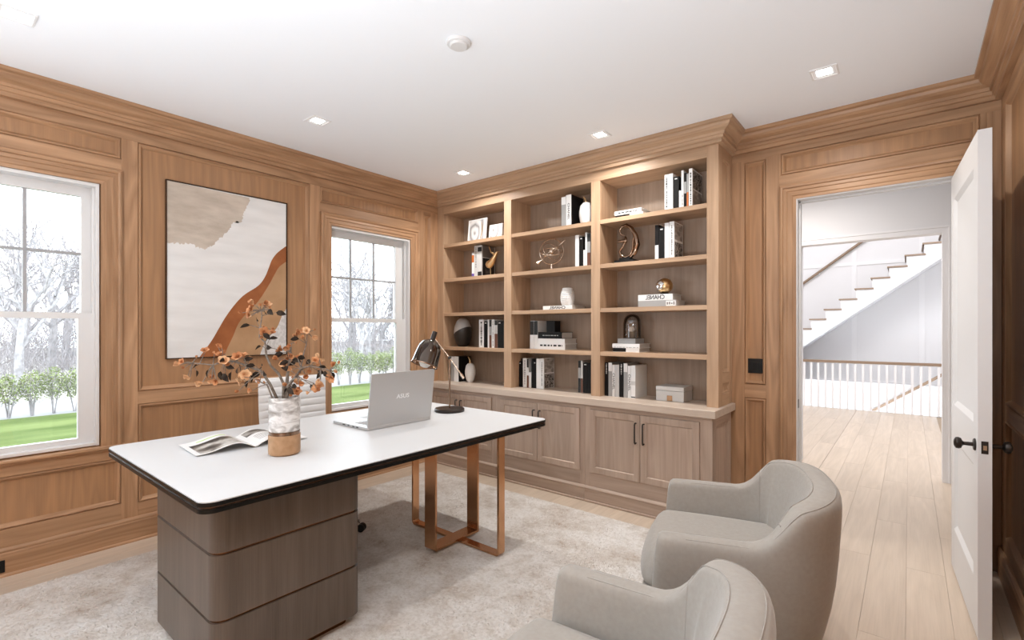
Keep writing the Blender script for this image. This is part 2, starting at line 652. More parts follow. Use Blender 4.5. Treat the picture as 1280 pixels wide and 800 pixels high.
# ---- back wall boards (right of the bookcase)
w = wall_back
rail(w, mpB, CASE_R - 0.02, XR, 2.852, 2.935, 'x')
stile(w, mpB, CASE_R - 0.02, -1.030, 0.165, 2.852)
stile(w, mpB, -0.874, -0.782, 0.165, 2.852)
rail(w, mpB, -1.030, -0.874, 0.165, Z1, 'x')
panel(w, mpB, -1.030, -0.874, Z1, 0.952)
rail(w, mpB, -1.030, -0.874, 0.952, 1.060, 'x')
panel(w, mpB, -1.030, -0.874, 1.060, 2.835)
rail(w, mpB, -1.030, -0.874, 2.835, 2.852, 'x')
rail(w, mpB, -0.782, 0.355, 2.583, ZT0, 'x')
panel(w, mpB, -0.769, 0.345, ZT0, 2.850)
stile(w, mpB, -0.782, -0.769, ZT0, 2.852)
stile(w, mpB, 0.375, XR, 0.165, 2.852)
stile(w, mpB, 0.345, 0.375, ZT0, 2.852)

# ---- right wall boards
w = wall_right
rail(w, mpR, YR, YW, ZT1, 2.935, 'y')
stile(w, mpR, 4.06, YW, 0.165, ZT1)
stile(w, mpR, 2.25, 2.37, 0.165, ZT1)
for (a, b) in ((2.37, 4.06), (0.56, 2.25)):
    rail(w, mpR, a, b, 0.165, Z1, 'y')
    panel(w, mpR, a, b, Z1, Z2)
    rail(w, mpR, a, b, Z2, Z3, 'y')
    panel(w, mpR, a, b, Z3, ZT1)
stile(w, mpR, 0.44, 0.56, 0.165, ZT1)
panel(w, mpR, -1.6, 0.44, Z3, ZT1)
panel(w, mpR, -1.6, 0.44, Z1, Z2)
rail(w, mpR, -1.6, 0.44, Z2, Z3, 'y')
rail(w, mpR, -1.6, 0.44, 0.165, Z1, 'y')

# ---- crown: one mitred run per wall, and the bookcase's own return
CROWN = [(0.0, 2.912), (0.032, 2.912), (0.033, 2.936), (0.038, 2.939), (0.046, 2.941), (0.048, 2.963), (0.058, 2.965), (0.061, 2.984),
         (0.070, 2.988), (0.074, 2.990), (0.092, 2.998), (0.106, 3.012), (0.112, 3.030), (0.122, 3.032), (0.132, 3.036), (0.132, 3.0595), (0.0, 3.0595)]
CPATH = [(XR, YR), (XR, YW), (CASE_R, YW), (CASE_R, YU), (XL, YU), (XL, YR)]
for i, (nm, mt) in enumerate((('trim_1', 'oak_y'), ('trim_2', 'oak_x'), (None, 'case_y'), (None, 'case_x'), ('trim_3', 'oak_y'))):
    if nm: struct(nm, sweep_run(B(), CPATH, CROWN, i), M[mt])

# ---- baseboards
BASEB = [(0.0, 0.0), (0.020, 0.0), (0.020, 0.135), (0.016, 0.145), (0.018, 0.150), (0.016, 0.158), (0.008, 0.168), (0.0, 0.170)]
SHOE = [(0.020, 0.0), (0.032, 0.0), (0.031, 0.010), (0.026, 0.016), (0.020, 0.018)]
bp_l = [(XL, YU), (XL, YR)]
struct('baseboard_left', sweep_run(B(), bp_l, BASEB, 0), M['oak_y'])
struct('trim_4', sweep_run(B(), bp_l, SHOE, 0), M['oak_y'])
struct('baseboard_back', sweep_run(B(), [(-0.782, YW), (CASE_R, YW)], BASEB, 0), M['oak_x'])
struct('baseboard_right', sweep_run(B(), [(XR, YR), (XR, YW)], BASEB, 0), M['oak_y'])

# ---- windows
SASH_Z = (1.573, 1.612)


def window(idx, hole, glass, casing, munt, hidden=False):
    y0, y1 = hole
    g0, g1 = glass
    e = thing('window_%d' % idx, None, None, (XL, (y0 + y1) / 2, Z_SILL), kind='structure')
    V = M['vinyl']
    bm = B()                                   # jamb liner in the wall's thickness
    mbox(bm, mpL, y0, y0 + 0.018, Z_SILL, Z_HEAD, -0.21, -0.002)
    mbox(bm, mpL, y1 - 0.018, y1, Z_SILL, Z_HEAD, -0.21, -0.002)
    mbox(bm, mpL, y0 + 0.018, y1 - 0.018, Z_HEAD - 0.022, Z_HEAD, -0.21, -0.002)
    mbox(bm, mpL, y1 - 0.030, y1 - 0.018, Z_SILL, Z_HEAD - 0.022, -0.075, -0.055)
    mbox(bm, mpL, y0 + 0.018, y0 + 0.030, Z_SILL, Z_HEAD - 0.022, -0.075, -0.055)
    wpart('frame', bm, V, e)
    wpart('sill', mbox(B(), mpL, y0 + 0.018, y1 - 0.018, Z_SILL, Z_SILL + 0.022, -0.21, -0.004, 0.003), V, e)
    # upper sash (outer track) and lower sash (inner track)
    a, b = y0 + 0.018, y1 - 0.018
    up = mbox(B(), mpL, a, g0, SASH_Z[0], Z_HEAD - 0.022, -0.135, -0.095)
    mbox(up, mpL, g1, b, SASH_Z[0], Z_HEAD - 0.022, -0.135, -0.095)
    mbox(up, mpL, g0, g1, 2.402, Z_HEAD - 0.022, -0.135, -0.095)
    mbox(up, mpL, g0, g1, SASH_Z[0], SASH_Z[1], -0.135, -0.095)
    us = wpart('upper_sash', up, V, e)
    gp = mbox(B(), mpL, g0, g1, SASH_Z[1], 2.402, -0.117, -0.113)
    wpart('glass', gp, M['glass'], us)
    for m_ in munt:
        wpart('muntin', mbox(B(), mpL, m_ - 0.0095, m_ + 0.0095, SASH_Z[1], 2.402, -0.124, -0.104), M['muntin'], us)
    edges = [g0] + list(munt) + [g1]
    for p0, p1 in zip(edges, edges[1:]):
        wpart('muntin', mbox(B(), mpL, p0 + (0.0095 if p0 != g0 else 0), p1 - (0.0095 if p1 != g1 else 0), 2.003, 2.021, -0.123, -0.105), M['muntin'], us)
    lo = mbox(B(), mpL, a, g0 + 0.012, Z_SILL + 0.022, SASH_Z[1] - 0.002, -0.090, -0.052)
    mbox(lo, mpL, g1 - 0.022, b, Z_SILL + 0.022, SASH_Z[1] - 0.002, -0.090, -0.052)
    mbox(lo, mpL, g0 + 0.012, g1 - 0.022, Z_SILL + 0.022, 0.768, -0.090, -0.052)
    mbox(lo, mpL, g0 + 0.012, g1 - 0.022, SASH_Z[0] - 0.002, SASH_Z[1] - 0.002, -0.090, -0.052)
    ls = wpart('lower_sash', lo, V, e)
    wpart('glass', mbox(B(), mpL, g0 + 0.012, g1 - 0.022, 0.768, SASH_Z[0] - 0.002, -0.072, -0.068), M['glass'], ls)
    if casing:
        c0, c1 = casing
        for sd, ax in ((0, 'z'), (1, 'y'), (2, 'z')):
            wpart('casing', frame(B(), mpL, c0, c1, Z_SILL - 0.008, 2.600, CASING, open_bottom=True, side=(sd,)), M['oak_' + ax], e)
        st = mbox(B(), mpL, c0 - 0.02, c1 + 0.02, Z_SILL - 0.028, Z_SILL - 0.008, RECESS, 0.046, 0.004)
        mbox(st, mpL, c0, c1, 0.665, Z_SILL - 0.028, RECESS, 0.020, 0.003)
        mbox(st, mpL, c0 - 0.006, c1 + 0.006, Z_SILL - 0.040, Z_SILL - 0.028, RECESS, 0.030, 0.003)
        wpart('stool', st, M['oak_y'], e)


window(1, WIN[0][:2], (-0.098, 0.718), WIN[0][2:], (0.176, 0.447))
window(2, WIN[1][:2], (2.514, 3.335), WIN[1][2:], (2.787, 3.062))
for k, (a, b) in enumerate(HID):
    bm = mbox(B(), mpL, a, a + 0.06, Z_SILL, Z_HEAD, -0.14, -0.09)
    mbox(bm, mpL, b - 0.06, b, Z_SILL, Z_HEAD, -0.14, -0.09)
    mbox(bm, mpL, a, b, 1.57, 1.61, -0.14, -0.09)
    mbox(bm, mpL, a, b, Z_SILL, Z_SILL + 0.06, -0.14, -0.09)
    mbox(bm, mpL, a, b, Z_HEAD - 0.06, Z_HEAD, -0.14, -0.09)
    wn = struct('window_%d' % (3 + k), bm, M['vinyl'])
    obj('glass', mbox(B(), mpL, a, b, Z_SILL, Z_HEAD, -0.118, -0.114), M['glass'], wn)

# ---- doorway: white jambs, oak casing, the white door standing open
jm = B()
mbox(jm, mpB, DX0, DX0 + 0.015, 0.0, DZ - 0.015, -0.155, 0.004)
mbox(jm, mpB, DX1 - 0.015, DX1, 0.0, DZ - 0.015, -0.155, 0.004)
mbox(jm, mpB, DX0, DX1, DZ - 0.015, DZ, -0.155, 0.004)
mbox(jm, mpB, DX0 + 0.015, DX0 + 0.027, 0.0, DZ - 0.015, -0.11, -0.07)
mbox(jm, mpB, DX0 + 0.015, DX1 - 0.015, DZ - 0.027, DZ - 0.015, -0.11, -0.07)
trim5 = struct('trim_5', jm, M['white'])
obj('strike_plate', mbox(B(), mpB, DX0 + 0.015, DX0 + 0.017, 0.90, 0.965, -0.055, -0.02), M['bronze'], trim5)
for sd, ax, nm in ((0, 'z', 'trim_6'), (1, 'x', 'trim_10'), (2, 'z', 'trim_11')):
    struct(nm, frame(B(), mpB, -0.777, 0.377, 0.0, 2.600, CASING, open_bottom=True, side=(sd,)), M['oak_' + ax])

HX, HY = 0.207, 4.165
DE = Vector((0.0497, -0.9988))
DT = Vector((0.9988, 0.0497))
mpD = lambda u, v, d: (HX + DE.x * u - DT.x * d, HY + DE.y * u - DT.y * d, v)   # d towards the doorway


def dquad(bm, u0, u1, v0, v1, d0, d1):
    c = [mpD(u, v, d) for d in (d0, d1) for (u, v) in ((u0, v0), (u1, v0), (u1, v1), (u0, v1))]
    vs = [bm.verts.new(p) for p in c]
    for q in ((0, 1, 2, 3), (4, 5, 6, 7), (0, 1, 5, 4), (1, 2, 6, 5), (2, 3, 7, 6), (3, 0, 4, 7)):
        bm.faces.new([vs[i] for i in q])


DL = 0.945
PANELS = [(0.115, DL - 0.125, 1.035, 2.305), (0.115, DL - 0.125, 0.27, 0.83)]
door = thing('door_1', None, None, (HX, HY, 0.0), kind='structure')
bm = B()
for (a, b, c, d) in ((0, 0.115, 0.012, 2.455), (DL - 0.125, DL, 0.012, 2.455), (0.115, DL - 0.125, 2.305, 2.455), (0.115, DL - 0.125, 0.83, 1.035), (0.115, DL - 0.125, 0.012, 0.27)):
    dquad(bm, a, b, c, d, -0.050, 0.0)
wpart('leaf', bm, M['white'], door)
for (a, b, c, d) in PANELS:
    bm = B()
    dquad(bm, a, b, c, d, -0.036, -0.014)
    wpart('door_panel', bm, M['white'], door)
    bm = frame(B(), mpD, a, b, c, d, [(0, 0.0), (0.004, -0.001), (0.026, -0.012), (0.03, -0.014)])
    frame(bm, mpD, a, b, c, d, [(0, -0.050), (0.026, -0.038), (0.03, -0.036)])
    wpart('panel_moulding', bm, M['white'], door)
KU, KZ = DL - 0.068, 0.935
for sgn, base in ((1, 0.0), (-1, -0.050)):
    kb = B()
    lathe(kb, [(0.0, 0.0), (0.030, 0.0), (0.030, 0.004), (0.026, 0.008), (0.010, 0.009), (0.009, 0.042), (0.013, 0.047), (0.025, 0.052), (0.029, 0.062), (0.027, 0.072), (0.014, 0.079), (0.0, 0.080)], seg=20, cap=False)
    p = Vector(mpD(KU, KZ, base))
    n = Vector((-DT.x * sgn, -DT.y * sgn, 0))
    rot = n.to_track_quat('Z', 'Y').to_matrix().to_4x4()
    bmesh.ops.transform(kb, matrix=Matrix.Translation(p) @ rot, verts=kb.verts)
    wpart('knob', kb, M['bronze'], door, smooth=40)
bm = B()
dquad(bm, DL, DL + 0.0015, KZ - 0.03, KZ + 0.03, -0.037, -0.012)
lp = wpart('latch_plate', bm, M['bronze'], door)
bm = B()
dquad(bm, DL + 0.0015, DL + 0.008, KZ - 0.011, KZ + 0.011, -0.031, -0.018)
wpart('latch', bm, M['chrome'], lp)
for hz in (0.25, 1.23, 2.2):
    bm = B()
    lathe(bm, [(0.008, hz), (0.008, hz + 0.1)], HX + 0.055, HY + 0.012, 10)
    wpart('hinge', bm, M['bronze'], door, smooth=40)

# ------------------------------------------------------------------ built-in bookcase (upper part)
ZB = 0.90                                   # top of the worktop
SHELF = [2.475, 2.080, 1.688, 1.300]        # shelf tops
ST = 0.037
BAYS = [(-4.169, -3.257), (-3.161, -2.229), (-2.138, -1.212)]
BACK = 4.195
bc = thing('bookcase', 'oak built-in open bookcase of three bays filling the wall above the cabinets', 'bookcase', ((XL + CASE_R) / 2, YU, ZB))
wpart('stile', bx(XL, BAYS[0][0], YU, YU + 0.03, ZB, 2.93, 0.001), M['case_z'], bc)
wpart('stile', bx(BAYS[0][1], BAYS[1][0], YU, YU + 0.03, ZB, 2.825, 0.001), M['case_z'], bc)
wpart('stile', bx(BAYS[1][1], BAYS[2][0], YU, YU + 0.03, ZB, 2.825, 0.001), M['case_z'], bc)
wpart('stile', bx(BAYS[2][1], CASE_R, YU, YU + 0.03, ZB, 2.93, 0.001), M['case_z'], bc)
wpart('top_rail', bx(BAYS[0][0], BAYS[2][1], YU, YU + 0.03, 2.825, 2.93, 0.001), M['case_x'], bc)
for (a, b) in ((BAYS[0][0] - 0.02, BAYS[0][0]), (BAYS[0][1], BAYS[0][1] + 0.02), (BAYS[1][0] - 0.02, BAYS[1][0]), (BAYS[1][1], BAYS[1][1] + 0.02), (BAYS[2][0] - 0.02, BAYS[2][0]), (BAYS[2][1], BAYS[2][1] + 0.02)):
    wpart('side_board', bx(a, b, YU + 0.03, BACK, ZB, 2.85), M['case_z'], bc)
for (a, b) in BAYS:
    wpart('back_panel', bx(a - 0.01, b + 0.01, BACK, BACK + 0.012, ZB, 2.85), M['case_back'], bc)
    wpart('soffit', bx(a, b, YU + 0.03, BACK, 2.825, 2.845), M['case_x'], bc)
    for z in SHELF:
        wpart('shelf', bx(a, b, YU + 0.004, BACK, z - ST, z, 0.0012), M['case_x'], bc)
mpS = lambda u, v, d: (CASE_R + d, u, v)
wpart('side_panel', bx(CASE_R - 0.02, CASE_R - 0.008, YU + 0.03, YW - 0.004, ZB, 2.93), M['case_z'], bc)
wpart('side_stile', bx(CASE_R - 0.02, CASE_R, YU + 0.0305, YU + 0.10, ZB, 2.93, 0.001), M['case_z'], bc)
wpart('side_stile', bx(CASE_R - 0.02, CASE_R, YW - 0.075, YW - 0.001, ZB, 2.93, 0.001), M['case_z'], bc)
for (a, b) in ((ZB, 0.99), (1.075, 1.16), (2.83, 2.93)):
    wpart('side_rail', bx(CASE_R - 0.02, CASE_R, YU + 0.10, YW - 0.075, a, b, 0.001), M['case_y'], bc)
SP = [(0.0, 0.0), (0.004, -0.003), (0.018, -0.004), (0.024, -0.008)]
for (a, b) in ((1.16, 2.83), (0.99, 1.075)):
    wpart('side_moulding', frame(B(), mpS, YU + 0.10, YW - 0.075, a, b, SP), M['case_z'], bc)
wpart('crown', sweep_run(B(), CPATH, CROWN, 2), M['case_y'], bc)
wpart('crown', sweep_run(B(), CPATH, CROWN, 3), M['case_x'], bc)

# worktop over the base cabinets
ct = B()
box(ct, XL, CASE_R + 0.028, YB - 0.03, YW - 0.005, 0.842, ZB, 0.003)
wt = tag(obj('worktop', ct, M['worktop']), 'long pale oak worktop ledge running under the bookcase', 'worktop')
# base cabinets: three units with a pair of doors each
UN = [(XL, -3.240, -4.204, -3.755, -3.297), (-3.240, -2.2045, -3.182, -2.717, -2.257), (-2.2045, CASE_R, -2.152, -1.688, -1.217)]
UL = ['oak base cabinet with two panelled doors at the window end of the bookcase',
      'middle oak base cabinet with two panelled doors, behind the desk corner',
      'oak base cabinet with two panelled doors nearest the armchair and doorway']
DZ0, DZ1 = 0.256, 0.803
mpC = lambda u, v, d: (u, YB - d, v)
DOORP = [(0.0, -0.006), (0.0, 0.010), (0.003, 0.013), (0.012, 0.013), (0.052, 0.011), (0.058, 0.002), (0.060, -0.010)]
for (x0, x1, d0, dm, d1), lab in zip(UN, UL):
    u = thing('base_cabinet', lab, 'cabinet', ((x0 + x1) / 2, YB, 0.0), group='base cabinets under the bookcase')
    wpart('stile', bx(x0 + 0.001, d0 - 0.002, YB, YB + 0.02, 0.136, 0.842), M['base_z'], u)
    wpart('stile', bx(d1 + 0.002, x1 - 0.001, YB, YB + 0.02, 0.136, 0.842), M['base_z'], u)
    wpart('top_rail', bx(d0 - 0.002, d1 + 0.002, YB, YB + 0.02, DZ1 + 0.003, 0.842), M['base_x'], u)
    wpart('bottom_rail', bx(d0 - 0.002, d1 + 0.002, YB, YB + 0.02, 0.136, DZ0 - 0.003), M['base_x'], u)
    bm = B()
    box(bm, x0 + 0.001, x1 - 0.001, YB + 0.02, YB + 0.03, 0.12, 0.842)
    box(bm, x0 + 0.001, x0 + 0.02, YB + 0.03, YW - 0.02, 0.05, 0.842)
    if x1 < CASE_R - 0.01: box(bm, x1 - 0.02, x1 - 0.001, YB + 0.03, YW - 0.02, 0.05, 0.842)
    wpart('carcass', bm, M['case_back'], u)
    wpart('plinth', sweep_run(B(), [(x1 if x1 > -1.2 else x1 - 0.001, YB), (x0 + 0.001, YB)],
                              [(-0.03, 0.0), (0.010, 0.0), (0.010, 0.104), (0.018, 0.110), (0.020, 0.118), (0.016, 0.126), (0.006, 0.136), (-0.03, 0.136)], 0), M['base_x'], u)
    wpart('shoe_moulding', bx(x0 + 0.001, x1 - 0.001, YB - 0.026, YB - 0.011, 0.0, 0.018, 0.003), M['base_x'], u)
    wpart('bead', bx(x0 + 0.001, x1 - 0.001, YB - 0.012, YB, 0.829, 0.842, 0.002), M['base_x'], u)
    for (a, b, hx) in ((d0, dm - 0.0015, dm - 0.034), (dm + 0.0015, d1, dm + 0.034)):
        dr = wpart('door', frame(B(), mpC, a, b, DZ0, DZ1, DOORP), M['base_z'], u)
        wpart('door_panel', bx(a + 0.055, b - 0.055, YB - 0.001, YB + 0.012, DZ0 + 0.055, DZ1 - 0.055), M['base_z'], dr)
        hb = B()
        tube(hb, [(hx, YB - 0.010, 0.735), (hx, YB - 0.036, 0.737), (hx, YB - 0.042, 0.728), (hx, YB - 0.042, 0.582), (hx, YB - 0.036, 0.573), (hx, YB - 0.010, 0.575)], 0.0062, 8)
        wpart('handle', hb, M['bronze'], dr, smooth=50)
    if x1 > CASE_R - 0.01:
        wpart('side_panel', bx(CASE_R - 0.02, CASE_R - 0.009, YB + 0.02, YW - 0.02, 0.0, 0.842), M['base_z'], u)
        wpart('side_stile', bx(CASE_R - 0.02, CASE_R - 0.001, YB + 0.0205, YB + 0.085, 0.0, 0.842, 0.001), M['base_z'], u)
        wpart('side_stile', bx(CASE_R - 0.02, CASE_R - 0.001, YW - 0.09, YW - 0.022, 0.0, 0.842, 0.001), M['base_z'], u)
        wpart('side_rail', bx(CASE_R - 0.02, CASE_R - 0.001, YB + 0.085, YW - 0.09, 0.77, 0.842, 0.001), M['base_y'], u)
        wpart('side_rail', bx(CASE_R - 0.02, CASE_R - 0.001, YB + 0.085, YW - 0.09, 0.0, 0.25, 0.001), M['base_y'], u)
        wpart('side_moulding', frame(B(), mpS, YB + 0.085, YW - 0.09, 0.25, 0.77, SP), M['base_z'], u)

# ------------------------------------------------------------------ stair hall beyond the door
Y2, Y3, Y4 = 6.37, 11.07, 12.07
hw = B()
mpH = lambda u, v, d: (u, Y2 - d, v)
slab_with_holes(hw, mpH, -3.4, 2.2, 0.0, 5.6, [(-0.960, 0.255, -0.2, 2.450)], -0.13, 0.0)
struct('wall_hall', hw, M['hallwhite'])
struct('trim_7', frame(B(), mpH, -0.955 - 0.07, 0.250 + 0.07, 0.0, 2.515, [(0.0, 0.0), (0.0, 0.022), (0.02, 0.024), (0.024, 0.016), (0.07, 0.014), (0.07, -0.14)], open_bottom=True), M['halltrim'])
struct('trim_8', sweep_run(B(), [(2.2, Y2), (-3.4, Y2)], [(0.0, 2.96), (0.012, 2.96), (0.02, 2.99), (0.06, 3.03), (0.07, 3.06), (0.0, 3.06)], 0), M['halltrim'])
bm = B()
box(bm, -3.4, -3.3, 4.36, 13.4, -3.0, 5.6)
struct('wall_hall_left', bm, M['hallwhite'])
struct('wall_hall_right', bx(2.2, 2.3, 4.36, 13.4, -3.0, 5.6), M['hallwhite'])
bm = B()
box(bm, XL - 0.2, -3.3, 4.36, 4.40, 0.0, 3.06)
slab_with_holes(bm, lambda u, v, d: (u, 4.36 + d, v), -3.4, 2.2, 0.0, 3.06, [(-0.675, 0.275, -0.1, 2.498)], 0.0, 0.02)
struct('wall_passage', bm, M['hallwhite'])
struct('ceiling_passage', bx(-3.4, 2.2, 4.36, Y2, 3.06, 3.15), M['hallwhite'])
struct('ceiling_hall', bx(-3.4, 2.3, Y2 + 0.13, 13.4, 5.6, 5.7), M['hallwhite'])
fl2 = B()
box(fl2, XR, 2.3, 4.36, Y3 + 0.02, -0.25, -0.0005)
box(fl2, -3.4, -1.87, 4.36, Y3 + 0.02, -0.02, -0.0005)
struct('floor_hall', fl2, M['floor'])
struct('trim_9', bx(-3.3, 2.2, Y3 + 0.02, Y3 + 0.06, -0.35, 0.002), M['halltrim'])
# far wall behind the stairs, panelled
fw = struct('wall_stair', bx(-3.4, 2.3, 13.2, 13.3, -3.0, 5.6), M['hallwhite'])
for xs in (-2.1, -0.95, 0.2, 1.35):
    obj('panel_strip', bx(xs - 0.045, xs + 0.045, 13.182, 13.2, -2.6, 4.9), M['halltrim'], fw)
for zs in (0.34, 2.95):
    obj('panel_strip', bx(-3.3, 2.2, 13.180, 13.2, zs - 0.04, zs + 0.04), M['halltrim'], fw)
# under the flight a white wall closes it off
struct('wall_under_stair', bx(-3.3, 2.2, Y4 + 0.10, Y4 + 0.14, -3.0, 0.42), M['hallwhite'])
fl = struct('floor_lower', bx(-3.4, 2.3, Y3 + 0.06, 13.2, -2.75, -2.65), M['floor'])

stair = thing('staircase', 'white staircase with thin oak treads climbing to the right beyond the doorway', 'staircase', (-0.7, Y4, 0.0))
RUN, RISE = 0.264, 0.2015
steps = [(-1.658 + RUN * k, 1.722 + RISE * k) for k in range(-4, 11)]
prof = []
for (x, z) in steps:
    prof += [(x + 0.03, z - RISE - 0.028), (x + 0.03, z - 0.028)]
prof += [(steps[-1][0] + RUN + 0.03, steps[-1][1] - 0.028), (steps[-1][0] + RUN + 0.03, steps[-1][1] - 0.66 - 0.0), (steps[0][0] + 0.03, steps[0][1] - 0.66)]
sl = (2.817 - 1.121) / (0.452 + 1.784)
prof[-2] = (prof[-2][0], 1.121 + sl * (prof[-2][0] + 1.784))
prof[-1] = (prof[-1][0], 1.121 + sl * (prof[-1][0] + 1.784))


def ext_xz(bm, pts, y0, y1):
    a = [bm.verts.new((x, y0, z)) for x, z in pts]
    b = [bm.verts.new((x, y1, z)) for x, z in pts]
    n = len(pts)
    for i in range(n):
        j = (i + 1) % n
        bm.faces.new((a[i], a[j], b[j], b[i]))
    bm.faces.new(a)
    bm.faces.new(list(reversed(b)))
    return bm


wpart('stringer', ext_xz(B(), prof, Y4, Y4 + 0.04), M['hallwhite'], stair)
bm = B()
pts = [(steps[0][0], prof[-1][1] + 0.02), (steps[-1][0] + RUN, prof[-2][1] + 0.02), (steps[-1][0] + RUN, prof[-2][1] - 0.0), (steps[0][0], prof[-1][1] - 0.0)]
ext_xz(bm, pts, Y4 + 0.04, 13.19)
wpart('soffit', bm, M['hallwhite'], stair)
for (x, z) in steps:
    wpart('tread', bx(x, x + RUN + 0.05, Y4 - 0.03, 13.19, z - 0.028, z, 0.003), M['stairoak'], stair)
for (x, z) in steps:
    wpart('riser', bx(x + 0.03, x + 0.05, Y4 + 0.04, 13.19, z - RISE, z - 0.028), M['hallwhite'], stair)
hr = B()
tube(hr, [(-2.05, 13.10, 2.47), (1.2, 13.10, 2.47 + 3.25 * 0.76)], 0.028, 10)
wpart('handrail', hr, M['stairoak'], stair, smooth=50)
for xx in (-1.6, -0.4):
    bm = B()
    box(bm, xx - 0.012, xx + 0.012, 13.10, 13.2, 2.47 + (xx + 2.05) * 0.76 - 0.06, 2.47 + (xx + 2.05) * 0.76 - 0.03)
    wpart('bracket', bm, M['halltrim'], stair)
lr = B()
mlt = (0.60 + 0.12) / (0.408 + 0.553)
ext_xz(lr, [(-0.70, -0.12 - 0.147 * mlt - 0.03), (1.4, 0.60 + 0.992 * mlt - 0.03), (1.4, 0.60 + 0.992 * mlt + 0.03), (-0.70, -0.12 - 0.147 * mlt + 0.03)], Y4 + 0.03, Y4 + 0.09)
tag(obj('handrail', lr, M['stairoak']), 'sloping oak handrail of the lower flight seen through the white balusters', 'handrail')
bal = thing('balustrade', 'white balustrade with square balusters and a flat oak rail on the hall landing', 'railing', (-0.6, Y3, 0.0))
wpart('handrail', bx(-3.3, 2.2, Y3 - 0.03, Y3 + 0.03, 0.862, 0.912, 0.008, 2), M['stairoak'], bal)
bm0 = None
for k in range(34):
    x = -1.602 + 0.1172 * (k - 12)
    if x > 2.15: break
    if bm0 is None:
        o = wpart('baluster', bx(x - 0.017, x + 0.017, Y3 - 0.017, Y3 + 0.017, 0.0, 0.864), M['halltrim'], bal)
        bm0 = (o, x)
    else:
        o = bm0[0].copy()
        COL.objects.link(o)
        o.parent = bal
        o.matrix_parent_inverse = bm0[0].matrix_parent_inverse
        o.location.x = x - bm0[1]
struct('baseboard_hall', bx(0.32, 2.2, Y2 - 0.018, Y2, 0.0, 0.16), M['halltrim'])

# ------------------------------------------------------------------ outdoors
GZ = -0.6
M['lawn'] = speckle('mown_grass', [(0.35, (0.052, 0.074, 0.020)), (0.65, (0.105, 0.130, 0.046))], 0.9, 0.95, detail=6, bump=0.5, bscale=30, stretch=(1.2, 0.35, 1), spec=0.05)
M['path'] = flat('pale_gravel', (0.22, 0.215, 0.21), 0.95, spec=0.1)
M['woodfloor'] = speckle('leaf_litter', [(0.35, (0.20, 0.18, 0.16)), (0.65, (0.30, 0.28, 0.25))], 0.6, 0.95)
M['bark'] = speckle('hazed_bark', [(0.35, (0.21, 0.20, 0.205)), (0.65, (0.34, 0.325, 0.33))], 6, 0.95, spec=0.1)  # lightened bark; distant haze and glare put into the colour
M['leaf'] = speckle('spring_leaves', [(0.35, (0.15, 0.18, 0.075)), (0.65, (0.28, 0.32, 0.16))], 8, 0.9, spec=0.1)
M['twig'] = speckle('grey_twigs', [(0.35, (0.20, 0.185, 0.19)), (0.65, (0.30, 0.28, 0.285))], 3, 0.95, spec=0.1)
struct('lawn', bx(-16.3, XL - 0.22, -14, 40, GZ - 0.2, GZ), M['lawn'])
struct('path', bx(-20.0, -16.3, -14, 40, GZ - 0.2, GZ - 0.01), M['path'])
struct('woodland_ground', bx(-75, -20.0, -20, 75, GZ - 0.2, GZ - 0.005), M['woodfloor'])


def leafquads(bm, rnd, n, c, sx, sy, sz, size):
    for _ in range(n):
        while True:
            p = Vector((rnd.uniform(-1, 1), rnd.uniform(-1, 1), rnd.uniform(-1, 1)))
            if p.length < 1: break
        q = Vector((c[0] + p.x * sx, c[1] + p.y * sy, c[2] + p.z * sz))
        a = Vector((rnd.gauss(0, 1), rnd.gauss(0, 1), rnd.gauss(0, 1))).normalized() * size * rnd.uniform(0.6, 1.3)
        b = a.orthogonal().normalized() * a.length * 0.55
        bm.faces.new([bm.verts.new(q + v) for v in (-a, b, a, -b)])


def shrub(x, y, h, label, seed):
    r = random.Random(seed)
    e = thing('shrub', label, 'shrub', (x, y, GZ), group='shrubs along the far lawn edge')
    st = B()
    for k in range(6):
        a = r.uniform(0, 2 * PI)
        t = r.uniform(0.08, 0.17)
        tube(st, [(0.02 * math.cos(a), 0.02 * math.sin(a), 0), (t * 0.5 * math.cos(a), t * 0.5 * math.sin(a), h * 0.32), (t * 1.5 * math.cos(a + 0.4), t * 1.5 * math.sin(a + 0.4), h * 0.85)], [0.016, 0.011, 0.004], 4, False)
    obj('stem', st, M['twig'], e, recalc=False)
    lf = B()
    leafquads(lf, r, 900, (0, 0, h * 0.66), 0.27, 0.27, h * 0.37, 0.025)
    obj('foliage', lf, M['leaf'], e, kind='stuff', recalc=False)
    tw = B()
    for k in range(60):
        p = Vector((r.gauss(0, 0.12), r.gauss(0, 0.12), h * r.uniform(0.25, 0.7)))
        d = Vector((r.gauss(0, 0.09), r.gauss(0, 0.09), r.uniform(0.08, 0.22)))
        tube(tw, [p, p + d], 0.004, 3, False)
    obj('twigs', tw, M['twig'], e, kind='stuff', recalc=False)


ORD = ['first', 'second', 'third', 'fourth', 'fifth', 'sixth', 'seventh', 'eighth', 'ninth', 'tenth', 'eleventh', 'twelfth']
for k in range(6):
    shrub(-16.55 + RND.uniform(-0.1, 0.1), 1.02 + 0.40 * k, RND.uniform(1.0, 1.25), '%s leafy shrub from the left by the lawn, through the left window' % ORD[k], 20 + k)
for k in range(9):
    shrub(-16.6 + RND.uniform(-0.1, 0.1), 9.7 + 0.42 * k, RND.uniform(1.15, 1.4), '%s leafy shrub from the left by the lawn, through the window beside the bookcase' % ORD[k], 40 + k)


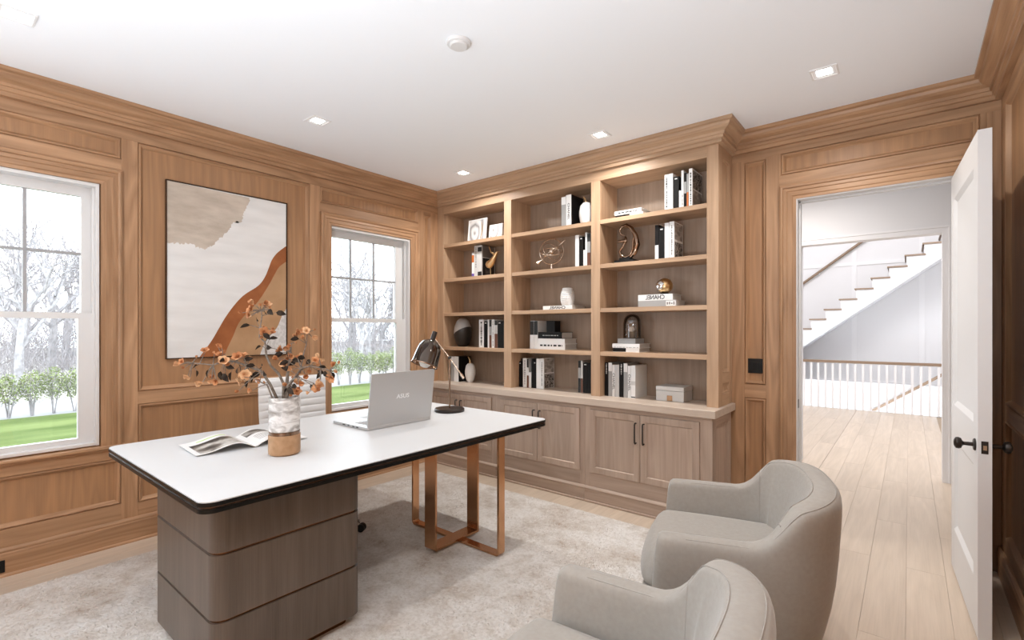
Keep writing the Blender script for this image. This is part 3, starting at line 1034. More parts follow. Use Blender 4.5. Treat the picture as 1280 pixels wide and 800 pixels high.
def grow(bm, rnd, p, d, ln, rad, lvl, fine):
    q = p + d * ln
    mid = p + d * ln * 0.5 + Vector((rnd.gauss(0, 1), rnd.gauss(0, 1), rnd.gauss(0, 0.4))) * ln * 0.06
    tube(bm if lvl > 1 else fine, [p, mid, q], [rad, rad * 0.85, rad * 0.7], 5 if lvl > 1 else 3, False)
    if lvl == 0: return
    for k in range(3 if lvl > 2 else 4):
        nd = (d + Vector((rnd.gauss(0, 0.55), rnd.gauss(0, 0.55), rnd.gauss(0.12, 0.35)))).normalized()
        st = p + (q - p) * rnd.uniform(0.45, 1.0)
        grow(bm, rnd, st, nd, ln * rnd.uniform(0.55, 0.8), rad * rnd.uniform(0.42, 0.62), lvl - 1, fine)


def tree(x, y, h, label, seed):
    r = random.Random(seed)
    e = thing('bare_tree', label, 'tree', (x, y, GZ), group='bare trees beyond the lawn')
    tr, tw = B(), B()
    base = Vector((0, 0, 0))
    tube(tr, [base, Vector((0.05, 0.02, h * 0.16)), Vector((0.02, 0.1, h * 0.3))], [h * 0.017, h * 0.014, h * 0.012], 6, False)
    for k in range(4):
        d = Vector((r.gauss(0, 0.45), r.gauss(0, 0.45), 1)).normalized()
        grow(tr, r, Vector((0.02, 0.1, h * r.uniform(0.14, 0.3))), d, h * 0.24, h * 0.0085, 4, tw)
    obj('trunk', tr, M['bark'], e, recalc=False)
    obj('twigs', tw, M['twig'], e, kind='stuff', recalc=False)


TR = [(-23, 2.2, 8), (-26, 3.4, 9), (-25, 4.3, 8), (-30, 2.8, 10), (-34, 5.0, 11), (-37, 3.8, 11)]
TL = ['nearest', 'second nearest', 'third nearest', 'fourth nearest', 'fifth nearest', 'farthest']
for k, (x, y, h) in enumerate(TR):
    tree(x, y, h, '%s bare grey tree seen through the left window' % TL[[0, 2, 1, 3, 4, 5][k]], 100 + k)
TR2 = [(-22, 14.6, 8), (-24, 16.4, 9), (-25, 18.0, 8), (-29, 18.4, 10), (-30, 21.0, 10), (-35, 22.6, 11)]
for k, (x, y, h) in enumerate(TR2):
    tree(x, y, h, '%s bare grey tree seen through the window beside the bookcase' % TL[k], 140 + k)
th = B()
rt = random.Random(5)
for (yc, wy) in ((4.5, 7.0), (24.5, 11.0)):
    for k in range(9000):
        xx = rt.uniform(-41, -23)
        p = Vector((xx, yc * (-xx / 33.0) + rt.uniform(-wy, wy) * 0.55, GZ + abs(rt.gauss(0, 1.9))))
        d = Vector((rt.gauss(0, 0.35), rt.gauss(0, 0.35), rt.uniform(0.3, 1.1)))
        a = d.orthogonal().normalized() * rt.uniform(0.006, 0.013)
        th.faces.new([th.verts.new(v) for v in (p - a, p + a, p + d * 1.2)])
tag(obj('thicket', th, M['twig'], recalc=False), 'pale tangle of bare undergrowth filling the wood beyond the path', 'undergrowth', kind='stuff')

# ------------------------------------------------------------------ ceiling fittings
M['lens'] = flat('lamp_lens', (0.9, 0.9, 0.9), 0.4, emit=(1.0, 0.97, 0.93), es=9.0)
M['lighttrim'] = flat('lamp_trim_white', (0.80, 0.795, 0.79), 0.5)


def downlight(x, y, label, power=DOWNLIGHT_W):
    e = thing('downlight', label, 'ceiling light', (x, y, ZC), group='square recessed ceiling downlights')
    bm = B()
    mp = lambda u, v, d: (u, v, -d)
    frame(bm, mp, -0.072, 0.072, -0.072, 0.072, [(0.0, 0.0), (0.001, 0.005), (0.010, 0.006), (0.012, 0.003), (0.034, -0.004)])
    obj('trim', bm, M['lighttrim'], e)
    obj('lens', bx(-0.038, 0.038, -0.038, 0.038, -0.002, 0.004), M['lens'], e)
    l = lamp_area('downlight_lamp', (0, 0, -0.012), (0, 0, 0), 0.09, 0.09, power, (1.0, 0.985, 0.96), 150.0)
    l.parent = e


for (x, y, lab) in ((-3.433, 0.32, 'square recessed downlight at the upper left corner of the ceiling'),
                    (-3.433, 1.91, 'square recessed downlight on the ceiling above the large painting'),
                    (-3.450, 3.465, 'square recessed downlight near the ceiling corner of window wall and bookcase'),
                    (-1.925, 3.48, 'square recessed downlight in front of the middle of the bookcase'),
                    (-0.400, 3.49, 'square recessed downlight on the ceiling before the doorway'),
                    (-0.400, 1.91, 'square recessed downlight above the armchairs, out of frame'),
                    (-1.925, 0.32, 'square recessed downlight above the near end of the desk, out of frame'),
                    (-0.400, 0.32, 'square recessed downlight above the camera, out of frame'),
                    (-1.925, -1.3, 'square recessed downlight behind the camera, out of frame')):
    downlight(x, y, lab, (8.0 if x > -1 else 12.5) if y > 3 else (7.0 if (x, y) == (-0.4, 1.91) else DOWNLIGHT_W))
sm = thing('smoke_detector', 'round white smoke detector on the middle of the ceiling', 'smoke detector', (-1.897, 1.87, ZC))
obj('housing', lathe(B(), [(0.066, -0.001), (0.066, -0.010), (0.062, -0.016), (0.050, -0.018)], seg=32), M['white'], sm, smooth=35)
obj('cap', lathe(B(), [(0.050, -0.018), (0.050, -0.024), (0.044, -0.029), (0.0, -0.030)], seg=32, cap=False), M['white'], sm, smooth=35)

# ------------------------------------------------------------------ switch plate and floor outlet
sw = thing('light_switch', 'black metal light switch plate on the oak wall left of the doorway', 'switch', (-0.948, YW + 0.014, 1.207))
obj('plate', bx(-0.060, 0.060, -0.006, 0.0, -0.058, 0.058, 0.0015), M['black'], sw)
for dx in (-0.028, 0.028):
    obj('rocker', bx(dx - 0.017, dx + 0.017, -0.009, -0.006, -0.033, 0.033, 0.0015), M['black'], sw)
ol = thing('wall_outlet', 'black wall outlet on the baseboard below the left window', 'outlet', (XL + 0.020, 0.292, 0.065))
obj('plate', bx(0.0, 0.005, -0.057, 0.057, -0.037, 0.037, 0.001), M['black'], ol)
for dy in (-0.022, 0.022):
    obj('socket', bx(0.005, 0.007, dy - 0.016, dy + 0.016, -0.014, 0.014), M['black'], ol)

# ------------------------------------------------------------------ rug
RX0, RX1, RY0, RY1 = -3.955, -0.93, -0.75, 3.475
m, nt, p = new_mat('rug_wool')
L = nt.links.new
tc = N(nt, 'ShaderNodeTexCoord')
n1 = N(nt, 'ShaderNodeTexNoise'); n1.inputs['Scale'].default_value = 2.6; n1.inputs['Detail'].default_value = 7.0; n1.inputs['Roughness'].default_value = 0.72
n2 = N(nt, 'ShaderNodeTexNoise'); n2.inputs['Scale'].default_value = 55.0; n2.inputs['Detail'].default_value = 3.0
n3 = N(nt, 'ShaderNodeTexNoise'); n3.inputs['Scale'].default_value = 9.0; n3.inputs['Detail'].default_value = 4.0
for n_ in (n1, n2, n3): L(tc.outputs['Object'], n_.inputs['Vector'])
r1 = ramp(nt, [(0.30, (0.38, 0.29, 0.22)), (0.41, (0.57, 0.51, 0.455)), (0.53, (0.68, 0.64, 0.60)), (0.72, (0.74, 0.71, 0.68))])
L(n1.outputs[0], r1.inputs['Fac'])
r2 = ramp(nt, [(0.32, (0.82, 0.79, 0.76)), (0.55, (1.0, 1.0, 1.0))])
L(n2.outputs[0], r2.inputs['Fac'])
r3 = ramp(nt, [(0.30, (0.80, 0.75, 0.70)), (0.48, (1.0, 1.0, 1.0))])
L(n3.outputs[0], r3.inputs['Fac'])
mxa = N(nt, 'ShaderNodeMix', data_type='RGBA', blend_type='MULTIPLY'); mxa.inputs['Factor'].default_value = 0.8
mxb = N(nt, 'ShaderNodeMix', data_type='RGBA', blend_type='MULTIPLY'); mxb.inputs['Factor'].default_value = 0.8
L(r1.outputs[0], mxa.inputs[6]); L(r2.outputs[0], mxa.inputs[7])
L(mxa.outputs[2], mxb.inputs[6]); L(r3.outputs[0], mxb.inputs[7])
L(mxb.outputs[2], p.inputs['Base Color'])
p.inputs['Roughness'].default_value = 0.95
p.inputs['Specular IOR Level'].default_value = 0.1
bpn = N(nt, 'ShaderNodeBump'); bpn.inputs['Strength'].default_value = 0.6; bpn.inputs['Distance'].default_value = 0.006
L(n2.outputs[0], bpn.inputs['Height']); L(bpn.outputs[0], p.inputs['Normal'])
M['rug'] = m
rug = thing('area_rug', 'pale grey-beige shaggy area rug under the desk and armchairs', 'rug', ((RX0 + RX1) / 2, (RY0 + RY1) / 2, 0.0))
wpart('backing', bx(RX0, RX1, RY0, RY1, 0.0, 0.007), M['rug'], rug)
verts, faces = [], []
rr = random.Random(11)
cx_, cy_ = rug.location.x, rug.location.y
rw = bpy.data.meshes.new('pile')
for k in range(110000):
    # the pile is denser where it lies nearer
    x = rr.uniform(RX0, RX1); y = rr.uniform(RY0, RY1)
    a = rr.uniform(0, 2 * PI); h = rr.uniform(0.003, 0.007); le = rr.uniform(0.008, 0.022)
    w_ = rr.uniform(0.0016, 0.0034)
    sxn = math.sin(x * 3.1 + math.sin(y * 2.3) * 1.7) * 2.0
    lx, ly = math.cos(a) * le * 0.6 + math.cos(sxn) * le * 0.6, math.sin(a) * le * 0.6 + math.sin(sxn) * le * 0.6
    px_, py_ = math.cos(a + 1.57) * w_, math.sin(a + 1.57) * w_
    i0 = len(verts)
    verts += [(x - px_ - cx_, y - py_ - cy_, 0.006), (x + px_ - cx_, y + py_ - cy_, 0.006), (x + lx - cx_, y + ly - cy_, 0.006 + h)]
    faces.append((i0, i0 + 1, i0 + 2))
rw.from_pydata(verts, [], faces)
rw.materials.append(M['rug'])
po = bpy.data.objects.new('pile', rw)
COL.objects.link(po)
po.parent = rug
po['kind'] = 'stuff'
RUGZ = 0.012

# ------------------------------------------------------------------ desk
TZ = 0.85
desk = thing('desk', 'executive desk with white top, black edge, walnut drawer pedestal and copper legs', 'desk', (-2.735, 1.79, 0.0))
X0, X1, YD0, YD1 = -3.445, -2.030, 0.672, 2.912
wpart('tabletop', prism(B(), rrect(X0 + 0.003, X1 - 0.003, YD0 + 0.003, YD1 - 0.003, 0.055), TZ - 0.004, TZ), M['tabletop'], desk, smooth=30)
wpart('top_edge', prism(B(), rrect(X0, X1, YD0, YD1, 0.058), TZ - 0.019, TZ - 0.004), M['tableedge'], desk, smooth=30)
M['edgeline'] = flat('dark_bronze_line', (0.10, 0.062, 0.042), 0.25, 0.9)
wpart('edge_line', prism(B(), rrect(X0 + 0.007, X1 - 0.007, YD0 + 0.007, YD1 - 0.007, 0.052), TZ - 0.028, TZ - 0.019), M['edgeline'], desk, smooth=30)
wpart('under_top', prism(B(), rrect(X0 + 0.001, X1 - 0.001, YD0 + 0.001, YD1 - 0.001, 0.057), TZ - 0.045, TZ - 0.028), M['tableedge'], desk, smooth=30)
PX0, PX1, PY0, PY1 = -2.935, -2.172, 0.762, 1.452
for (z0, z1) in ((0.056, 0.296), (0.309, 0.573), (0.586, TZ - 0.045)):
    wpart('drawer', prism(B(), rrect(PX0, PX1, PY0, PY1, 0.058), z0, z1), M['desk_wood'], desk, smooth=30)
M['groove'] = flat('copper_groove', (0.22, 0.11, 0.06), 0.25, 1.0)
for (z0, z1) in ((0.296, 0.309), (0.573, 0.586)):
    wpart('copper_inlay', prism(B(), rrect(PX0 + 0.010, PX1 - 0.010, PY0 + 0.010, PY1 - 0.010, 0.050), z0, z1), M['groove'], desk, smooth=30)
wpart('plinth', prism(B(), rrect(PX0 + 0.05, PX1 - 0.05, PY0 + 0.05, PY1 - 0.05, 0.03), RUGZ - 0.004, 0.056), M['groove'], desk, smooth=30)


def bent_loop(bm, along, c, a0, a1, z0, z1, th, wd, r=0.03):
    """flat copper bar bent to an upright loop in the plane of `along` ('x' or 'y'); open at the table"""
    def path(off):
        pts = [(a0 + off, z1)]
        rr_ = max(r - off, 0.004)
        for i in range(7):
            t = math.radians(180 + 90 * i / 6)
            pts.append((a0 + off + rr_ + rr_ * math.cos(t), z0 + off + rr_ + rr_ * math.sin(t)))
        for i in range(7):
            t = math.radians(270 + 90 * i / 6)
            pts.append((a1 - off - rr_ + rr_ * math.cos(t), z0 + off + rr_ + rr_ * math.sin(t)))
        pts.append((a1 - off, z1))
        return pts
    o, i = path(0.0), path(th)
    rows = []
    for d in (-wd / 2, wd / 2):
        for pp in (o, i):
            rows.append([bm.verts.new((a, c + d, z) if along == 'x' else (c + d, a, z)) for a, z in pp])
    oa, ia, ob, ib = rows
    n = len(o)
    for k in range(n - 1):
        for (p_, q_) in ((oa, ob), (ib, ia), (ia, oa), (ob, ib)):
            bm.faces.new((p_[k], p_[k + 1], q_[k + 1], q_[k]))
    for k in (0, n - 1):
        bm.faces.new((oa[k], ob[k], ib[k], ia[k]))
    return bm


wpart('leg_frame', bent_loop(B(), 'x', 2.44, -2.955, -2.075, RUGZ - 0.002, TZ - 0.045, 0.016, 0.058), M['copper'], desk, smooth=25)
wpart('leg_frame', bent_loop(B(), 'y', -2.482, 2.178, 2.600, RUGZ + 0.015, TZ - 0.045, 0.016, 0.105, 0.012), M['copper'], desk, smooth=25)

# ------------------------------------------------------------------ laptop
lap = thing('laptop', 'open silver laptop seen from behind on the white desk', 'laptop', (-2.88, 2.09, TZ))
LX0, LX1, LY0, LY1 = -3.086, -2.672, 1.826, 2.354
wpart('base', prism(B(), rrect(LX0, LX1, LY0, LY1, 0.014, 5), TZ + 0.003, TZ + 0.019), M['silver'], lap, smooth=30)
for i_ in range(4):
    wpart('foot', lathe(B(), [(0.008, TZ), (0.008, TZ + 0.003)], (LX0 + 0.04, LX1 - 0.04)[i_ % 2], (LY0 + 0.04, LY1 - 0.04)[i_ // 2], 10), M['black'], lap)
M['keys'] = flat('laptop_keys', (0.42, 0.415, 0.41), 0.6)
kb = B()
for r_ in range(5):
    for c_ in range(14):
        y_ = LY0 + 0.055 + c_ * 0.0300
        x_ = LX1 - 0.095 - r_ * 0.0300
        box(kb, x_ - 0.0125, x_ + 0.0125, y_, y_ + 0.0255, TZ + 0.019, TZ + 0.0205)
ko = wpart('keys', kb, M['keys'], lap, kind='stuff')
wpart('touchpad', bx(LX0 + 0.03, LX0 + 0.13, 2.02, 2.16, TZ + 0.019, TZ + 0.0194), M['keys'], lap)
for k, (xa, wa) in enumerate(((-2.96, 0.030), (-2.90, 0.020), (-2.845, 0.022), (-2.80, 0.022))):
    wpart('port', bx(xa, xa + wa, LY0 - 0.0006, LY0 + 0.002, TZ + 0.007, TZ + 0.014), M['black'], lap)
ti = math.atan2(0.045, 0.345)
SH = 0.352
lid = B()
prof_ = rrect(0.0, LY1 - LY0, 0.0, SH, 0.014, 5)
prism(lid, prof_, -0.008, 0.0)
# local (a along Y, b up the lid, c thickness) -> world
ML = Matrix(((0, math.sin(ti), math.cos(ti), LX1 - 0.004), (1, 0, 0, LY0), (0, math.cos(ti), -math.sin(ti), TZ + 0.016), (0, 0, 0, 1)))
bmesh.ops.transform(lid, matrix=ML, verts=lid.verts)
lo_ = wpart('lid', lid, M['silver'], lap, smooth=30)
sc = B()
box(sc, 0.012, LY1 - LY0 - 0.012, 0.022, SH - 0.012, -0.0086, -0.0080)
bmesh.ops.transform(sc, matrix=ML, verts=sc.verts)
wpart('screen', sc, M['black'], lo_)
M['logo'] = flat('polished_logo', (0.86, 0.86, 0.86), 0.5)
lg = letters('lid_logo', 'ASUS', 0.040, (0, 0, 0), (0, 0, 0), M['logo'], lo_, extrude=0.0004, bold=True, width=0.105)
lg.matrix_parent_inverse = world_of(lo_).inverted()
mm = ML @ Matrix.Translation((0.262, 0.185, 0.0006))
lg.location = mm.to_translation()
lg.rotation_euler = mm.to_euler()
hg = B()
tube(hg, [(LX1 - 0.006, LY0 + 0.06, TZ + 0.018), (LX1 - 0.006, LY1 - 0.06, TZ + 0.018)], 0.006, 8)
wpart('hinge', hg, M['silver'], lap, smooth=40)

# ------------------------------------------------------------------ desk lamp (bell of smoked glass on a jointed arm)
M['smoke'] = clear_glass('smoked_glass', (0.30, 0.25, 0.215), 0.06)
M['bulb'] = flat('frosted_bulb', (0.85, 0.85, 0.83), 0.35)
lx, ly = -2.825, 2.683
lm = thing('desk_lamp', 'bronze desk lamp with smoked glass bell shade and jointed arm, beside the laptop', 'lamp', (lx, ly, TZ))
obj('base', lathe(B(), [(0.0, 0.0), (0.116, 0.0), (0.118, 0.004), (0.118, 0.022), (0.113, 0.026), (0.0, 0.026)], seg=40, cap=False), M['bronze'], lm, smooth=35)
PT = 0.424
pb = B(); tube(pb, [(0, 0, 0.026), (0, 0, PT)], 0.0065, 10)
obj('pole', pb, M['bronze_gloss'], lm, smooth=50)
RV = Vector((0.775, 0.632, 0.0)).normalized()
at_ = lambda r, z, f=0.0: RV * r + Vector((0, 0, z)) + Vector((0.632, -0.775, 0)) * f
jb = B(); ball(jb, (0, 0, PT), 0.014, 14, 8)
obj('joint', jb, M['bronze'], lm, smooth=60)
ab = B(); tube(ab, [at_(-0.118, PT + 0.150), at_(0.0, PT), at_(0.100, PT - 0.145)], 0.0050, 8)
obj('arm', ab, M['champagne'], lm, smooth=50)
cb = B(); tube(cb, [at_(0.088, PT - 0.128), at_(0.113, PT - 0.164)], 0.0115, 12)
obj('counterweight', cb, M['champagne'], lm, smooth=50)
top, axis = at_(-0.128, PT + 0.163), (at_(-0.046, -0.165, 0.05)).normalized()


def along(prof, seg=28, cap=False, origin=None, ax=None):
    bm = lathe(B(), prof, seg=seg, cap=cap)
    rot = (ax or axis).to_track_quat('Z', 'Y').to_matrix().to_4x4()
    bmesh.ops.transform(bm, matrix=Matrix.Translation(origin or top) @ rot, verts=bm.verts)
    return bm


obj('socket', along([(0.0, -0.045), (0.0195, -0.045), (0.0195, 0.028), (0.024, 0.034), (0.0, 0.036)], 20), M['bronze'], lm, smooth=35)
obj('shade', along([(0.022, 0.026), (0.050, 0.034), (0.078, 0.060), (0.092, 0.100), (0.097, 0.150), (0.102, 0.215), (0.105, 0.232)], 36), M['smoke'], lm, smooth=60)
obj('shade_rim', along([(0.102, 0.229), (0.108, 0.229), (0.108, 0.236), (0.102, 0.236), (0.102, 0.229)], 36), M['bronze_gloss'], lm, smooth=40)
obj('bulb', along([(0.0, 0.036), (0.015, 0.040), (0.017, 0.085), (0.036, 0.120), (0.048, 0.160), (0.050, 0.190), (0.046, 0.225), (0.028, 0.248), (0.0, 0.255)], 24), M['bulb'], lm, smooth=60)

# ------------------------------------------------------------------ vase and its branches
VX, VY = -2.531, 1.224
m, nt, p = new_mat('grey_marble')
L = nt.links.new
tc = N(nt, 'ShaderNodeTexCoord')
n0 = N(nt, 'ShaderNodeTexNoise'); n0.inputs['Scale'].default_value = 13.0; n0.inputs['Detail'].default_value = 8.0; n0.inputs['Distortion'].default_value = 1.2
mp_ = N(nt, 'ShaderNodeMapping'); mp_.inputs['Rotation'].default_value = (0.5, 0.6, 0.2); mp_.inputs['Scale'].default_value = (1, 1, 2.0)
L(tc.outputs['Object'], mp_.inputs['Vector']); L(mp_.outputs[0], n0.inputs['Vector'])
r0 = ramp(nt, [(0.32, (0.28, 0.26, 0.24)), (0.47, (0.50, 0.485, 0.47)), (0.58, (0.72, 0.71, 0.70)), (0.75, (0.80, 0.79, 0.78))])
L(n0.outputs[0], r0.inputs['Fac']); L(r0.outputs[0], p.inputs['Base Color'])
p.inputs['Roughness'].default_value = 0.3
M['marble'] = m
M['tanleather'] = speckle('tan_leather', [(0.35, (0.36, 0.21, 0.11)), (0.65, (0.44, 0.265, 0.145))], 30, 0.5, bump=0.1, bscale=300)
vs_ = thing('vase', 'tall grey marble vase with tan base and gold band holding branches', 'vase', (VX, VY, TZ))
obj('foot_sleeve', lathe(B(), [(0.0, 0.0), (0.066, 0.0), (0.076, 0.008), (0.0775, 0.02), (0.0775, 0.104), (0.0, 0.104)], seg=40, cap=False), M['tanleather'], vs_, smooth=35)
obj('gold_band', lathe(B(), [(0.0745, 0.104), (0.0745, 0.121), (0.0, 0.121)], seg=40, cap=False), M['bronze_gloss'], vs_, smooth=35)
obj('body', lathe(B(), [(0.070, 0.121), (0.0735, 0.124), (0.0755, 0.150), (0.0765, 0.295), (0.073, 0.298), (0.068, 0.295), (0.066, 0.16), (0.0, 0.15)], seg=40, cap=False), M['marble'], vs_, smooth=35)
VR = Vector((0.775, 0.632, 0.0)).normalized()      # the spray is broadest along this direction
VF = Vector((0.632, -0.775, 0.0)).normalized()
M['stem'] = speckle('twig_bark', [(0.35, (0.14, 0.110, 0.088)), (0.65, (0.27, 0.225, 0.185))], 60, 0.9, spec=0.1)
M['petal'] = speckle('apricot_petals', [(0.30, (0.30, 0.105, 0.038)), (0.52, (0.50, 0.215, 0.090)), (0.72, (0.66, 0.36, 0.18))], 26, 0.7)
M['petal_pale'] = speckle('pale_apricot_petals', [(0.30, (0.48, 0.21, 0.09)), (0.55, (0.66, 0.39, 0.21)), (0.75, (0.76, 0.54, 0.33))], 26, 0.7)
M['darkleaf'] = speckle('dark_dry_leaf', [(0.35, (0.018, 0.013, 0.010)), (0.65, (0.060, 0.045, 0.034))], 30, 0.85, spec=0.1)


def vp(u, v, w=0.0):
    return VR * u + VF * w + Vector((0, 0, v))


def flower_bm(rnd, size, closed=0.0):
    bm = B()
    n = rnd.choice((5, 5, 6))
    for layer, (k, tilt, sc_) in enumerate(((n, 0.85 - closed, 1.0), (3, 0.35 - closed * 0.3, 0.72))):
        for i in range(k):
            a = 2 * PI * i / k + layer * 0.5 + rnd.uniform(-0.15, 0.15)
            t = tilt + rnd.uniform(-0.15, 0.15)
            lo = size * sc_
            rows_ = []
            for s_, wd in ((0.05, 0.10), (0.35, 0.36), (0.7, 0.42), (1.0, 0.14)):
                ang = t * (0.35 + 0.75 * s_)
                r_ = lo * s_ * math.sin(ang)
                z_ = lo * s_ * math.cos(ang)
                c_ = Vector((r_ * math.cos(a), r_ * math.sin(a), z_))
                sd = Vector((-math.sin(a), math.cos(a), 0)) * wd * lo
                rows_.append((bm.verts.new(c_ - sd), bm.verts.new(c_ + sd)))
            for p_, q_ in zip(rows_, rows_[1:]):
                bm.faces.new((p_[0], p_[1], q_[1], q_[0]))
    ball(bm, (0, 0, size * 0.08), size * 0.16, 6, 4)
    return bm


def leaf_bm(rnd, size):
    bm = B()
    rows_ = []
    for s_, wd in ((0.0, 0.02), (0.25, 0.26), (0.55, 0.30), (0.8, 0.18), (1.0, 0.01)):
        z_ = -0.25 * s_ * s_
        rows_.append((bm.verts.new((size * s_, -size * wd, size * (z_ + wd * 0.35))), bm.verts.new((size * s_, 0, size * z_)), bm.verts.new((size * s_, size * wd, size * (z_ + wd * 0.35)))))
    for a, b in zip(rows_, rows_[1:]):
        bm.faces.new((a[0], a[1], b[1], b[0]))
        bm.faces.new((a[1], a[2], b[2], b[1]))
    return bm


BR = {   # branch: (label, points (sideways, height, forward), radius)
    'left': ('low left flowering branch arching far left out of the marble vase',
             [(-0.01, 0.16, 0.02), (-0.023, 0.288, 0.03), (-0.052, 0.372, 0.05), (-0.09, 0.435, 0.06), (-0.157, 0.464, 0.07), (-0.215, 0.485, 0.07), (-0.274, 0.489, 0.07), (-0.324, 0.468, 0.08), (-0.391, 0.476, 0.08), (-0.428, 0.478, 0.08)], 0.0085),
    'tall': ('tallest flowering branch rising left of the vase to a tuft at its tip',
             [(0.0, 0.16, 0.0), (-0.010, 0.288, -0.01), (-0.015, 0.364, -0.02), (-0.044, 0.414, -0.03), (-0.086, 0.456, -0.03), (-0.115, 0.51, -0.04), (-0.119, 0.552, -0.04), (-0.127, 0.581, -0.05), (-0.157, 0.606, -0.05), (-0.153, 0.656, -0.05), (-0.148, 0.723, -0.06), (-0.153, 0.748, -0.06)], 0.0085),
    'mid': ('thick straight flowering branch standing in the middle of the marble vase',
            [(0.0, 0.16, -0.02), (-0.006, 0.288, -0.03), (-0.002, 0.405, -0.04), (0.002, 0.481, -0.05), (0.01, 0.531, -0.05), (0.012, 0.573, -0.05)], 0.0120),
    'upright': ('slim upright flowering branch curving right of the middle of the vase',
             [(0.01, 0.16, 0.0), (0.012, 0.288, 0.0), (0.030, 0.364, 0.0), (0.073, 0.422, -0.02), (0.077, 0.468, -0.03), (0.086, 0.531, -0.04), (0.098, 0.573, -0.04), (0.098, 0.630, -0.05)], 0.0070),
    'right': ('long flowering branch reaching right of the vase before the window casing',
              [(0.02, 0.16, 0.01), (0.022, 0.288, 0.02), (0.042, 0.372, 0.03), (0.077, 0.414, 0.03), (0.102, 0.447, 0.04), (0.153, 0.46, 0.04), (0.211, 0.451, 0.05), (0.255, 0.436, 0.05)], 0.0080),
    'rightlow': ('short low flowering twig on the right of the vase before the white chair',
                 [(0.02, 0.20, 0.04), (0.028, 0.300, 0.05), (0.046, 0.362, 0.07), (0.094, 0.405, 0.09), (0.165, 0.393, 0.11), (0.197, 0.380, 0.11)], 0.0050),
    'leftlow': ('short low flowering twig on the left of the vase nearest the magazine',
                [(-0.02, 0.20, 0.05), (-0.030, 0.288, 0.06), (-0.048, 0.364, 0.08), (-0.073, 0.385, 0.10), (-0.107, 0.405, 0.11), (-0.145, 0.412, 0.12)], 0.0050),
}
FL = [(-0.215, 0.765), (-0.182, 0.761), (-0.194, 0.736), (-0.136, 0.777), (-0.119, 0.782), (-0.178, 0.794), (-0.127, 0.648), (-0.077, 0.639), (-0.14, 0.656), (-0.353, 0.548), (-0.303, 0.564), (-0.29, 0.522), (-0.249, 0.502), (-0.182, 0.518), (-0.157, 0.522), (-0.47, 0.485), (-0.445, 0.497), (-0.441, 0.426), (-0.349, 0.397), (-0.295, 0.405), (-0.332, 0.426), (-0.19, 0.401), (-0.148, 0.439), (-0.094, 0.405), (-0.132, 0.351), (-0.036, 0.548), (-0.006, 0.552), (-0.036, 0.506), (0.023, 0.522), (0.065, 0.518), (0.027, 0.573), (-0.002, 0.476), (0.069, 0.456), (0.073, 0.639), (0.111, 0.648), (0.115, 0.619), (0.094, 0.644), (0.077, 0.397), (0.123, 0.422), (0.186, 0.497), (0.199, 0.481), (0.265, 0.468), (0.27, 0.418), (0.207, 0.393), (0.199, 0.364), (0.065, 0.347), (0.044, 0.355), (0.119, 0.385)]
LV = [(-0.182, 0.694), (-0.148, 0.744), (-0.098, 0.752), (-0.102, 0.598), (-0.115, 0.627), (-0.232, 0.493), (-0.207, 0.468), (-0.336, 0.447), (-0.395, 0.468), (-0.274, 0.439), (-0.115, 0.464), (-0.169, 0.493), (-0.148, 0.414), (-0.102, 0.43), (-0.224, 0.435), (0.077, 0.598), (-0.006, 0.506), (0.023, 0.489), (0.061, 0.485), (0.144, 0.502), (0.178, 0.435), (0.144, 0.364), (0.228, 0.435), (0.044, 0.347), (0.069, 0.364), (0.236, 0.451), (0.123, 0.468), (-0.255, 0.47), (-0.06, 0.44), (0.03, 0.44), (-0.13, 0.56)]
rb = random.Random(4)
branches = {}
for key, (lab, pts, rad) in BR.items():
    e = thing('flowering_branch', lab, 'branch', (VX, VY, TZ), group='flowering branches in the marble vase')
    bm = B()
    n = len(pts)
    tube(bm, [vp(*q) for q in pts], [rad * (1.0 - 0.72 * i / (n - 1)) for i in range(n)], 7)
    st = obj('stem', bm, M['stem'], e, smooth=60)
    branches[key] = (e, [vp(*q) for q in pts[2:]], [])


def nearest(p):
    best = None
    for key, (e, pts, lst) in branches.items():
        for q in pts:
            d = (Vector((q.x, q.y, q.z)) - p).length
            if best is None or d < best[0]: best = (d, key, q)
    return best


twigs = {k: B() for k in branches}
NF = len(FL)
FL = FL + [(u + rb.uniform(-0.028, 0.028), v + rb.uniform(-0.022, 0.024)) for u, v in FL]
LV = LV + [(u + rb.uniform(-0.03, 0.03), v + rb.uniform(-0.03, 0.02)) for u, v in LV[::2]]
for i, (u, v) in enumerate(FL):
    flat_p = vp(u, v, 0.03)
    d, key, q = nearest(flat_p)
    wv_ = (q.dot(VF)) + rb.uniform(-0.035, 0.05)
    pos = vp(u, v - 0.012, wv_)
    e = branches[key][0]
    tube(twigs[key], [q, (q + pos) / 2 + Vector((0, 0, 0.004)), pos], [0.0028, 0.0022, 0.0016], 5)
    size = rb.uniform(0.022, 0.036) if i < NF else rb.uniform(0.014, 0.026)
    fb = flower_bm(rb, size, rb.choice((0.0, 0.15, 0.4) if i < NF else (0.3, 0.5, 0.65)))
    dirn = ((pos - q).normalized() * 0.8 + Vector((rb.uniform(-0.5, 0.5), rb.uniform(-0.9, 0.1), 0.5))).normalized()
    rot = dirn.to_track_quat('Z', 'Y').to_matrix().to_4x4()
    bmesh.ops.transform(fb, matrix=Matrix.Translation(pos) @ rot, verts=fb.verts)
    obj('flower', fb, M['petal_pale'] if rb.random() < 0.35 else M['petal'], e, smooth=40, recalc=False)
